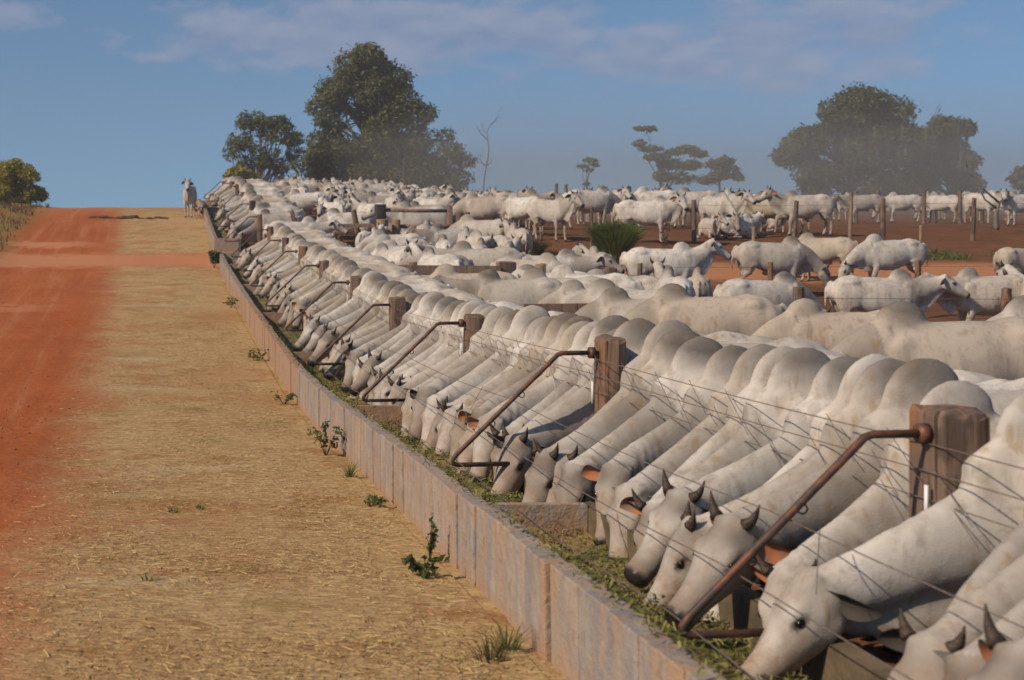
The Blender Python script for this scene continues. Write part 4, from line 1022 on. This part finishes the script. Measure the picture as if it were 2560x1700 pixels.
# ------------------------------------------------------------------ trees, bushes, weeds
def mat_leaf(name, a, b, c, trans=.45):
    n = NT(name); t = n.attr('tone'); col = n.mix(n.ramp(t, .05, .6), a, b); col = n.mix(n.ramp(t, .72, .98), col, c)
    n.done(col, .6); n.b.inputs['Specular IOR Level'].default_value = .3
    tr = n.node('ShaderNodeBsdfTranslucent'); n.put(tr.inputs['Color'], n.mix(.5, col, b)); mx = n.node('ShaderNodeMixShader'); mx.inputs[0].default_value = trans
    n.L.new(n.b.outputs[0], mx.inputs[1]); n.L.new(tr.outputs[0], mx.inputs[2]); n.L.new(mx.outputs[0], n.out.inputs['Surface']); return n.mat
M_LEAF = mat_leaf('tree_leaves', (0.062, 0.074, 0.024), (0.135, 0.145, 0.048), (0.21, 0.175, 0.07))
M_LEAF2 = mat_leaf('yellowish_leaves', (0.12, 0.125, 0.018), (0.36, 0.31, 0.035), (0.52, 0.40, 0.055))
M_LEAF3 = mat_leaf('dull_leaves', (0.07, 0.084, 0.034), (0.145, 0.16, 0.064), (0.20, 0.195, 0.09))
M_GRASSY = mat_leaf('fresh_grass', (0.06, 0.095, 0.02), (0.13, 0.19, 0.04), (0.24, 0.21, 0.075))
M_WEED = mat_leaf('weed_leaves', (0.05, 0.075, 0.026), (0.095, 0.13, 0.042), (0.18, 0.165, 0.055))
M_DRYWEED = mat_leaf('dry_weed', (0.055, 0.045, 0.018), (0.10, 0.085, 0.035), (0.14, 0.10, 0.05))
M_BARK = mat_simple('grey_bark', (0.10, 0.085, 0.072), (0.20, 0.175, 0.15), 9, .85, .02, stretch=(3, 3, .6))
def leaves(name, blobs, n, size, mat, parent, seed, shell=.55, gap=.42, flat=.6):
    """blobs: (cx, cy, cz, rx, ry, rz); small leaf faces through each clump, denser near its skin, with gaps"""
    rng = np.random.default_rng(seed); B = np.array(blobs, dtype=float); wts = (B[:, 3] * B[:, 4] * B[:, 5]) ** .75; wts /= wts.sum()
    pick = rng.choice(len(B), n, p=wts); d = rng.normal(size=(n, 3)); d /= np.linalg.norm(d, axis=1)[:, None]; rad = shell + (1 - shell) * rng.random(n) ** .6; rad *= 1 + .13 * rng.normal(size=n)
    P = B[pick, :3] + d * rad[:, None] * B[pick, 3:]
    sc = 1.0 / (np.mean(B[:, 3]) * .55)
    nz = np.array([noise.noise(Vector(p * sc)) + .6 * noise.noise(Vector(p * sc * 2.7)) for p in P]); keep = nz > -gap + .55 * (rng.random(n) - .5)
    P, d = P[keep], d[keep]; n = len(P); nz = nz[keep]
    nrm = d * .7 + rng.normal(size=(n, 3)) * .55 + np.array([0, 0, .35]); nrm /= np.linalg.norm(nrm, axis=1)[:, None]
    a = np.cross(nrm, rng.normal(size=(n, 3))); a /= np.linalg.norm(a, axis=1)[:, None]; b = np.cross(nrm, a)
    L = size * (.55 + .9 * rng.random(n)); w = L * (.40 + .25 * rng.random(n))
    a *= L[:, None]; b *= w[:, None]; bend = nrm * (L * .18)[:, None]
    V = np.stack([P - a, P + b * 1.0 - bend * .2, P + a - bend, P - b * 1.0 - bend * .2], 1).reshape(-1, 3)
    tone = np.clip(rng.random(n) * .75 + .22 * nz + .1, 0, 1)
    o = link(name, arr_mesh(name, V, np.arange(4 * n).reshape(-1, 4), False, {'tone': np.repeat(tone, 4)}), parent, mat)
    return o
def limbs(name, base, top, r0, targets, mat, parent, seed):
    rnd = random.Random(seed); m = MB(); base, top = Vector(base), Vector(top)
    mid = base.lerp(top, .5) + Vector((rnd.uniform(-.2, .2), rnd.uniform(-.2, .2), 0)); tr = catmull([base, mid, top], 8); m.tube(tr, list(np.linspace(r0, r0 * .55, 8)), 8)
    for t in targets:
        t = Vector(t); s = tr[rnd.randrange(3, 8)]; c = s.lerp(t, .5) + Vector((rnd.uniform(-.3, .3), rnd.uniform(-.3, .3), rnd.uniform(-.1, .35))) * (t - s).length * .25
        br = catmull([s, c, t], 7); m.tube(br, list(np.linspace(r0 * .42, r0 * .08, 7)), 6)
        for q in range(3):
            u = br[rnd.randrange(3, 6)]; v = u + Vector((rnd.uniform(-1, 1), rnd.uniform(-1, 1), rnd.uniform(-.2, .7))) * (t - s).length * .16; m.tube([u, u.lerp(v, .5) + Vector((0, 0, .05)), v], [r0 * .15, r0 * .1, r0 * .04], 5)
    return m.obj(name, mat, parent, True)
def tree(px, d, base_z, blobs_px, label, nleaf, lsize, mat, seed, trunk=None, name='tree', r0=.28, gap=.42, cat='tree', shell=.5, deep=1.0):
    """blobs_px: (px, py, rx_px, ry_px) clumps; each gets its own depth"""
    rnd = random.Random(seed); k = d / 3500.0; x0 = (px - 400) * k; e = empty(name, (x0, d, base_z)); tag(e, label, cat, None); B = []
    for (bx, by, rx, ry) in blobs_px:
        X, Z = (bx - 400) * k - x0, -(by - 520) * k - base_z; B.append((X, rnd.uniform(-1, 1) * rx * k * .9 * deep, Z, rx * k, rx * k * deep, ry * k))
    leaves('crown', B, nleaf, lsize, mat, e, seed, gap=gap, shell=shell)
    top = trunk or (0, 0, np.mean([b[2] for b in B])); limbs('trunk', (0, 0, -.3), top, r0, [b[:3] for b in B], M_BARK, e, seed); return e
def scatter_blobs(outline, n, seed, rmin, rmax):
    """clump centres inside an outline given as rows (py, x_left, x_right) in picture units of the tree's own plane"""
    rnd = random.Random(seed); O = sorted(outline); ys = [o[0] for o in O]; out = []
    while len(out) < n:
        y = rnd.uniform(ys[0], ys[-1]); xl = np.interp(y, ys, [o[1] for o in O]); xr = np.interp(y, ys, [o[2] for o in O]); r = rnd.uniform(rmin, rmax); r = min(r, max(8, (xr - xl) / 2.2))
        x = rnd.uniform(xl + r * .8, xr - r * .8) if xr - xl > 1.7 * r else (xl + xr) / 2; out.append((x, y, r, r * rnd.uniform(.7, 1.0)))
    return out
D = 112.0
big_out = [(140, 870, 990), (170, 815, 1020), (220, 800, 1040), (270, 765, 1080), (320, 770, 1120), (370, 765, 1160), (410, 755, 1180), (450, 750, 1170), (480, 760, 1160)]
tree(955, D, -3.0, scatter_blobs(big_out, 90, 5, 22, 46) + [(1120, 385, 44, 30), (1158, 402, 32, 22), (1105, 430, 46, 34), (1150, 445, 34, 24), (1040, 440, 50, 40), (980, 455, 50, 36), (900, 445, 54, 42), (830, 430, 50, 42), (795, 455, 40, 30), (860, 480, 46, 30), (1000, 490, 50, 30), (1090, 480, 44, 26)], 'tall dense dark green tree rising above the herd', 66000, .15, M_LEAF, 11, trunk=(0, 0, 8), r0=.45, gap=.36)
sm_out = [(296, 590, 700), (318, 558, 752), (355, 536, 785), (400, 528, 795), (435, 535, 790)]
tree(650, 108.0, -2.2, scatter_blobs(sm_out, 46, 6, 13, 26) , 'smaller open crowned tree with visible branches left of the tall tree', 15000, .12, M_LEAF3, 12, trunk=(-.3, 0, 3.2), r0=.24, gap=.10)
tree(605, 100.0, -1.8, [(590, 430, 22, 14), (612, 436, 24, 12), (575, 440, 16, 10), (632, 440, 14, 9)], 'low green shrub under the open crowned tree', 1500, .15, M_LEAF2, 13, r0=.08, name='shrub', cat='shrub')
rt_out = [(245, 2100, 2200), (275, 2050, 2265), (310, 2035, 2285), (350, 1960, 2290), (390, 1925, 2300), (430, 1915, 2310), (465, 1930, 2320), (500, 1950, 2320)]
tree(2130, 118.0, -1.0, scatter_blobs(rt_out, 70, 7, 24, 46), 'broad round dark tree standing in the dust', 44000, .16, M_LEAF, 14, trunk=(0, 0, 5), r0=.42, gap=.36)
rt2 = [(305, 2330, 2420), (335, 2285, 2432), (380, 2250, 2442), (430, 2240, 2452), (490, 2240, 2455)]
tree(2370, 122.0, -1.0, scatter_blobs(rt2, 46, 8, 18, 34), 'rounded green tree joined to the right of the broad tree', 26000, .16, M_LEAF3, 15, trunk=(0, 0, 4), r0=.3, gap=.38)
ce_out = [(350, 1600, 1650), (375, 1650, 1760), (395, 1585, 1770), (420, 1620, 1760), (460, 1650, 1740)]
tree(1665, 112.0, -.8, [(1610, 322, 30, 7), (1598, 358, 18, 9), (1625, 372, 30, 9), (1640, 392, 32, 10), (1690, 380, 30, 9), (1720, 372, 30, 10), (1745, 385, 22, 9), (1680, 410, 34, 14), (1720, 415, 26, 14), (1655, 440, 26, 16), (1700, 445, 32, 16)],
     'slender tree with flat tiers of drooping leaves above the far cattle', 5200, .15, M_LEAF3, 16, trunk=(-.5, 0, 4.2), r0=.13, gap=.12)
tree(1800, 118.0, -.8, [(1790, 410, 24, 14), (1820, 405, 22, 16), (1835, 430, 24, 16), (1790, 440, 26, 16), (1770, 450, 22, 12), (1850, 445, 14, 9)], 'hazy olive tree right of the slender tiered tree', 3600, .15, M_LEAF3, 17, r0=.13, gap=.12)
tree(1470, 105.0, -.8, [(1472, 402, 20, 8), (1458, 415, 14, 6), (1488, 412, 12, 6), (1470, 425, 12, 6), (1466, 460, 10, 6)], 'thin sapling with a small sparse crown above the far fence posts', 380, .13, M_LEAF3, 18, trunk=(0, 0, 3.2), r0=.09, gap=.25)
tree(2556, 120.0, -1.0, [(2545, 445, 18, 14), (2570, 430, 26, 16), (2565, 460, 30, 20), (2600, 450, 30, 24)], 'dark tree cut off by the picture edge', 2600, .2, M_LEAF3, 19, r0=.2)
lb_out = [(415, 10, 55), (435, -40, 90), (460, -60, 120), (490, -60, 135), (512, -60, 140)]
tree(30, 74.0, gzs(-7.8, 74) - .1, scatter_blobs(lb_out, 44, 9, 14, 28), 'yellowish green bushy tree beside the red road', 22000, .085, M_LEAF2, 20, r0=.14, gap=.36, name='bushy_tree', deep=1.2)
def bare_tree(px, d, base, pts, label, r0, seed, n=7):
    rnd = random.Random(seed); k = d / 3500.0; x0 = (px - 400) * k; e = empty('dead_tree', (x0, d, base)); tag(e, label, 'dead tree'); m = MB()
    P = [Vector(((a - 400) * k - x0, 0, -(b - 520) * k - base)) for a, b in pts]; tr = catmull(P, 12); m.tube(tr, list(np.linspace(r0, r0 * .25, 12)), 7); m.obj('trunk', M_BARK, e, True)
    for i in range(n):
        s = tr[rnd.randrange(4, 12)]; sd = rnd.choice((-1, 1)); L = rnd.uniform(.5, 1.4); q = s + Vector((sd * L * .7, rnd.uniform(-.5, .5), L)); mid = s.lerp(q, .5) + Vector((sd * .12, 0, -.05))
        b = MB(); b.tube([s, mid, q], [r0 * .42, r0 * .28, r0 * .08], 5)
        for z in range(2): w = mid.lerp(q, rnd.random()); b.tube([w, w + Vector((rnd.uniform(-.4, .4), 0, rnd.uniform(.1, .5)))], [r0 * .2, r0 * .06], 4)
        b.obj('branch', M_BARK, e, True)
M_BARK2 = M_BARK
bare_tree(1212, 104.0, -1.2, [(1208, 540), (1210, 450), (1222, 380), (1218, 330), (1232, 305)], 'pale leafless dead tree right of the tall tree', .065, 31, 8)
bare_tree(1010, 98.0, -1.2, [(1012, 540), (1010, 460), (1008, 410), (1015, 370)], 'leafless grey brown sapling in front of the tall tree', .07, 32, 12)
bare_tree(2330, 121.0, -.8, [(2335, 520), (2335, 400), (2330, 330), (2325, 300)], 'bare twigs sticking out above the rounded tree', .10, 33, 10)
bare_tree(2491, 46.0, gzs(at_px(2491, 46), 46) - .1, [(2491, 575), (2490, 540), (2496, 515), (2503, 500)], 'grey forked trunk in the far pen near the picture edge', .10, 34, 2)
# grass clump, weeds
def tuft(name, x, y, h, w, n, mat, label, cat, seed, blade=.02, lean=.55, z=None):
    rng = np.random.default_rng(seed); g = gzs(x, y) if z is None else z; V = []; 
    a = rng.random(n) * 6.283; r = w * rng.random(n) ** .6; L = h * (.35 + .65 * rng.random(n) ** .7); le = lean * (.3 + r / max(w, 1e-6)) * (.5 + rng.random(n))
    bx, by = np.cos(a) * r * .45, np.sin(a) * r * .45; dirx, diry = np.cos(a) * le, np.sin(a) * le; tone = rng.random(n)
    s = np.stack([-np.sin(a + rng.normal(0, .8, n)), np.cos(a), np.zeros(n)], 1) * blade; quads = []
    for t0, t1, w0, w1 in ((0, .4, 1, .9), (.4, .75, .9, .6), (.75, 1, .6, .06)):
        def P(t): return np.stack([bx + dirx * L * t * t, by + diry * L * t * t, L * (t - .35 * le * t * t)], 1)
        quads.append(np.stack([P(t0) - s * w0, P(t0) + s * w0, P(t1) + s * w1, P(t1) - s * w1], 1))
    V = np.concatenate(quads, 0).reshape(-1, 3); me = arr_mesh(name, V, np.arange(len(V)).reshape(-1, 4), False, {'tone': np.repeat(np.tile(tone, 3), 4)})
    o = link(name, me, None, mat); o.location = (x, y, g - .01); tag(o, label, cat); return o
tuft('grass_clump', at_px(1535, 38), 38.0, 1.32, .50, 4200, M_GRASSY, 'tall bright green clump of grass among the cattle', 'grass clump', 41, .016, .40)
def weed(x, y, h, spread, n, size, label, seed, mat=M_WEED, lift=0.0):
    rnd = random.Random(seed); e = empty('weed', (x, y, gzs(x, y) + lift)); tag(e, label, 'weed', 'weeds along the bunk'); B = []; m = MB()
    for i in range(6):
        a = rnd.uniform(0, 6.283); q = Vector((math.cos(a) * spread * rnd.uniform(.3, 1), math.sin(a) * spread * rnd.uniform(.3, 1), h * rnd.uniform(.45, 1))); m.tube([Vector((0, 0, -.02)), q * .5 + Vector((0, 0, h * .1)), q], [.004, .003, .0015], 5); B.append((q.x, q.y, q.z, spread * .38, spread * .38, h * .22)); B.append((q.x * .6, q.y * .6, q.z * .6, spread * .3, spread * .3, h * .2))
    m.obj('stem', mat, e, True); leaves('foliage', B, n, size, mat, e, seed, shell=.2, gap=.8); return e
WX = 1.60
weed(WX - .06, 13.0, .30, .14, 190, .022, 'leafy dark green weed against the middle of the bunk wall', 51)
weed(WX - .01, 8.25, .28, .05, 90, .015, 'tall thin weed climbing the bunk wall at a panel joint', 52)
weed(WX - .12, 7.85, .12, .12, 70, .028, 'low dark green weed on the ground near the bunk wall', 53)
weed(WX - .05, 17.5, .16, .16, 130, .018, 'small pale weed by the bunk wall beyond the leafy one', 54)
weed(WX - .06, 22.0, .18, .18, 120, .022, 'scrubby weed at the bunk foot halfway up the row', 55)
weed(WX - .05, 30.5, .2, .2, 110, .026, 'faint weed at the bunk foot near the alley', 56)
weed(WX - .04, 40.3, .50, .22, 300, .05, 'dense dark weed at the far end of the near bunk', 57)
weed(WX - .04, 56.5, .40, .5, 260, .05, 'dark weeds at the bunk foot behind the lone zebu', 58)
weed(WX - .05, 10.2, .09, .12, 70, .016, 'creeping weed below the bunk wall before the leafy one', 59)
for i, (x, y, h, w, n, lab) in enumerate(((WX - .03, 6.35, .16, .12, 60, 'small grass tuft at the foot of the nearest wall panels'), (WX - .14, 6.2, .14, .16, 70, 'low dry tuft of grass beside the nearest wall panels'), (.10, 10.0, .06, .10, 40, 'tiny green sprig in the middle of the straw verge'),
                                          (.30, 10.1, .06, .08, 36, 'tiny green sprig right of another in the straw verge'), (-.07, 7.75, .07, .06, 24, 'tiny dark sprig on the pale streak in the straw'), (WX - .03, 11.6, .20, .06, 40, 'upright grass blades against the bunk wall'))):
    tuft('grass_tuft', x, y, h, w, n, M_GRASSY if i not in (1,) else M_DRYWEED, lab, 'grass tuft', 60 + i, .003, .6)
# brown weed clump, bank grass, small plants in the pens
tuft('dry_shrub', at_px(1337, 40), 40.0, .62, .5, 500, M_DRYWEED, 'brownish weed clump between cattle left of the grass clump', 'weed', 70, .012, .7)
for i, (px, d, h, lab) in enumerate(((1660, 39.5, .9, 'thin dry sapling behind the raised head zebu'), (2020, 39.5, .3, 'small green seedling on the brown far pen'))):
    weed(at_px(px, d), d, h, .22, 40 + 20 * i, .05, lab, 80 + i, M_DRYWEED if i == 0 else M_WEED)
def bank_grass(name, x0, x1, y0, y1, n, h, mat, label, seed):
    rng = np.random.default_rng(seed); X = x0 + (x1 - x0) * rng.random(n); Y = y0 + (y1 - y0) * rng.random(n); keep = np.array([noise.noise(Vector((x * .9, y * .5, 2))) for x, y in zip(X, Y)]) > rng.random(n) * .5 - .3
    X, Y = X[keep], Y[keep]; n = len(X); Z = gz(X, Y); a = rng.random(n) * 6.283; L = h * (.4 + .8 * rng.random(n)); w = .012 + .012 * rng.random(n); P = np.stack([X, Y, Z - .02], 1)
    s = np.stack([np.cos(a), np.sin(a), 0 * a], 1) * w[:, None]; top = P + np.stack([rng.normal(0, .4, n) * L, rng.normal(0, .4, n) * L, L], 1)
    V = np.stack([P - s, P + s, top + s * .2, top - s * .2], 1).reshape(-1, 3)
    o = link(name, arr_mesh(name, V, np.arange(4 * n).reshape(-1, 4), False, {'tone': np.repeat(rng.random(n), 4)}), None, mat); tag(o, label, 'grass', None, 'stuff')
bank_grass('grass', -12, -5.0, 34, 66, 6000, .22, M_DRYWEED, 'dry olive grass on the bank left of the road', 90)
bank_grass('grass', at_px(2300, 37), at_px(2900, 37), 38.4, 39.6, 1500, .16, M_GRASSY, 'strip of green weeds along the pale lane', 91)
bank_grass('grass', at_px(1980, 38), at_px(2200, 38), 38.4, 39.6, 260, .12, M_GRASSY, 'thin green weeds on the edge of the far pen', 92)
# dung clods on the road near the crest
M_DUNG = mat_simple('dung', (0.05, 0.03, 0.02), (0.09, 0.055, 0.035), 8, .95, .02)
def clod(x, y, r, label, seed):
    rnd = random.Random(seed); b = bmesh.new(); bmesh.ops.create_icosphere(b, subdivisions=2, radius=1.0)
    for v in b.verts: v.co = Vector((v.co.x * r * 1.9, v.co.y * r * 1.2, max(v.co.z, -.3) * r * .75)) * (1 + .35 * noise.noise(v.co * 1.8 + Vector((seed, 0, 0))))
    me = bpy.data.meshes.new('dung_clod'); b.to_mesh(me); b.free(); me.materials.append(M_DUNG); o = link('dung_clod', me); o.location = (x, y, gzs(x, y)); tag(o, label, 'dung', 'dung clods across the road')
for i, px in enumerate((232, 248, 262, 280, 300, 316, 332, 352, 374, 396, 410)):
    clod(at_px(px, 55.5), 55.5 + random.uniform(-.3, .3), random.uniform(.06, .15), 'dark dung clod in the line across the road near the crest', i)
# ------------------------------------------------------------------ dusty air
def air(name, lo, hi, dens, color, label, aniso=.2):
    m = MB(); c = [(a + b) / 2 for a, b in zip(lo, hi)]; h = [(b - a) / 2 for a, b in zip(lo, hi)]; m.box(c, h); o = m.obj(name, None)
    mt = bpy.data.materials.new(name); mt.use_nodes = True; t = mt.node_tree; t.nodes.clear(); out = t.nodes.new('ShaderNodeOutputMaterial'); v = t.nodes.new('ShaderNodeVolumePrincipled')
    v.inputs['Color'].default_value = (*color, 1); v.inputs['Density'].default_value = dens; v.inputs['Anisotropy'].default_value = aniso
    t.links.new(v.outputs[0], out.inputs['Volume']); o.data.materials.clear(); o.data.materials.append(mt); tag(o, label, 'haze', None, 'stuff'); return o
air('haze', (-400, -20, -8), (400, 200, 14), 0.0013, (0.80, 0.78, 0.76), 'thin dusty haze in the air over the pens')
air('dust', (13, 52, -3), (120, 150, 5.2), 0.0078, (0.76, 0.69, 0.62), 'low dust cloud drifting behind the far cattle and below the trees')
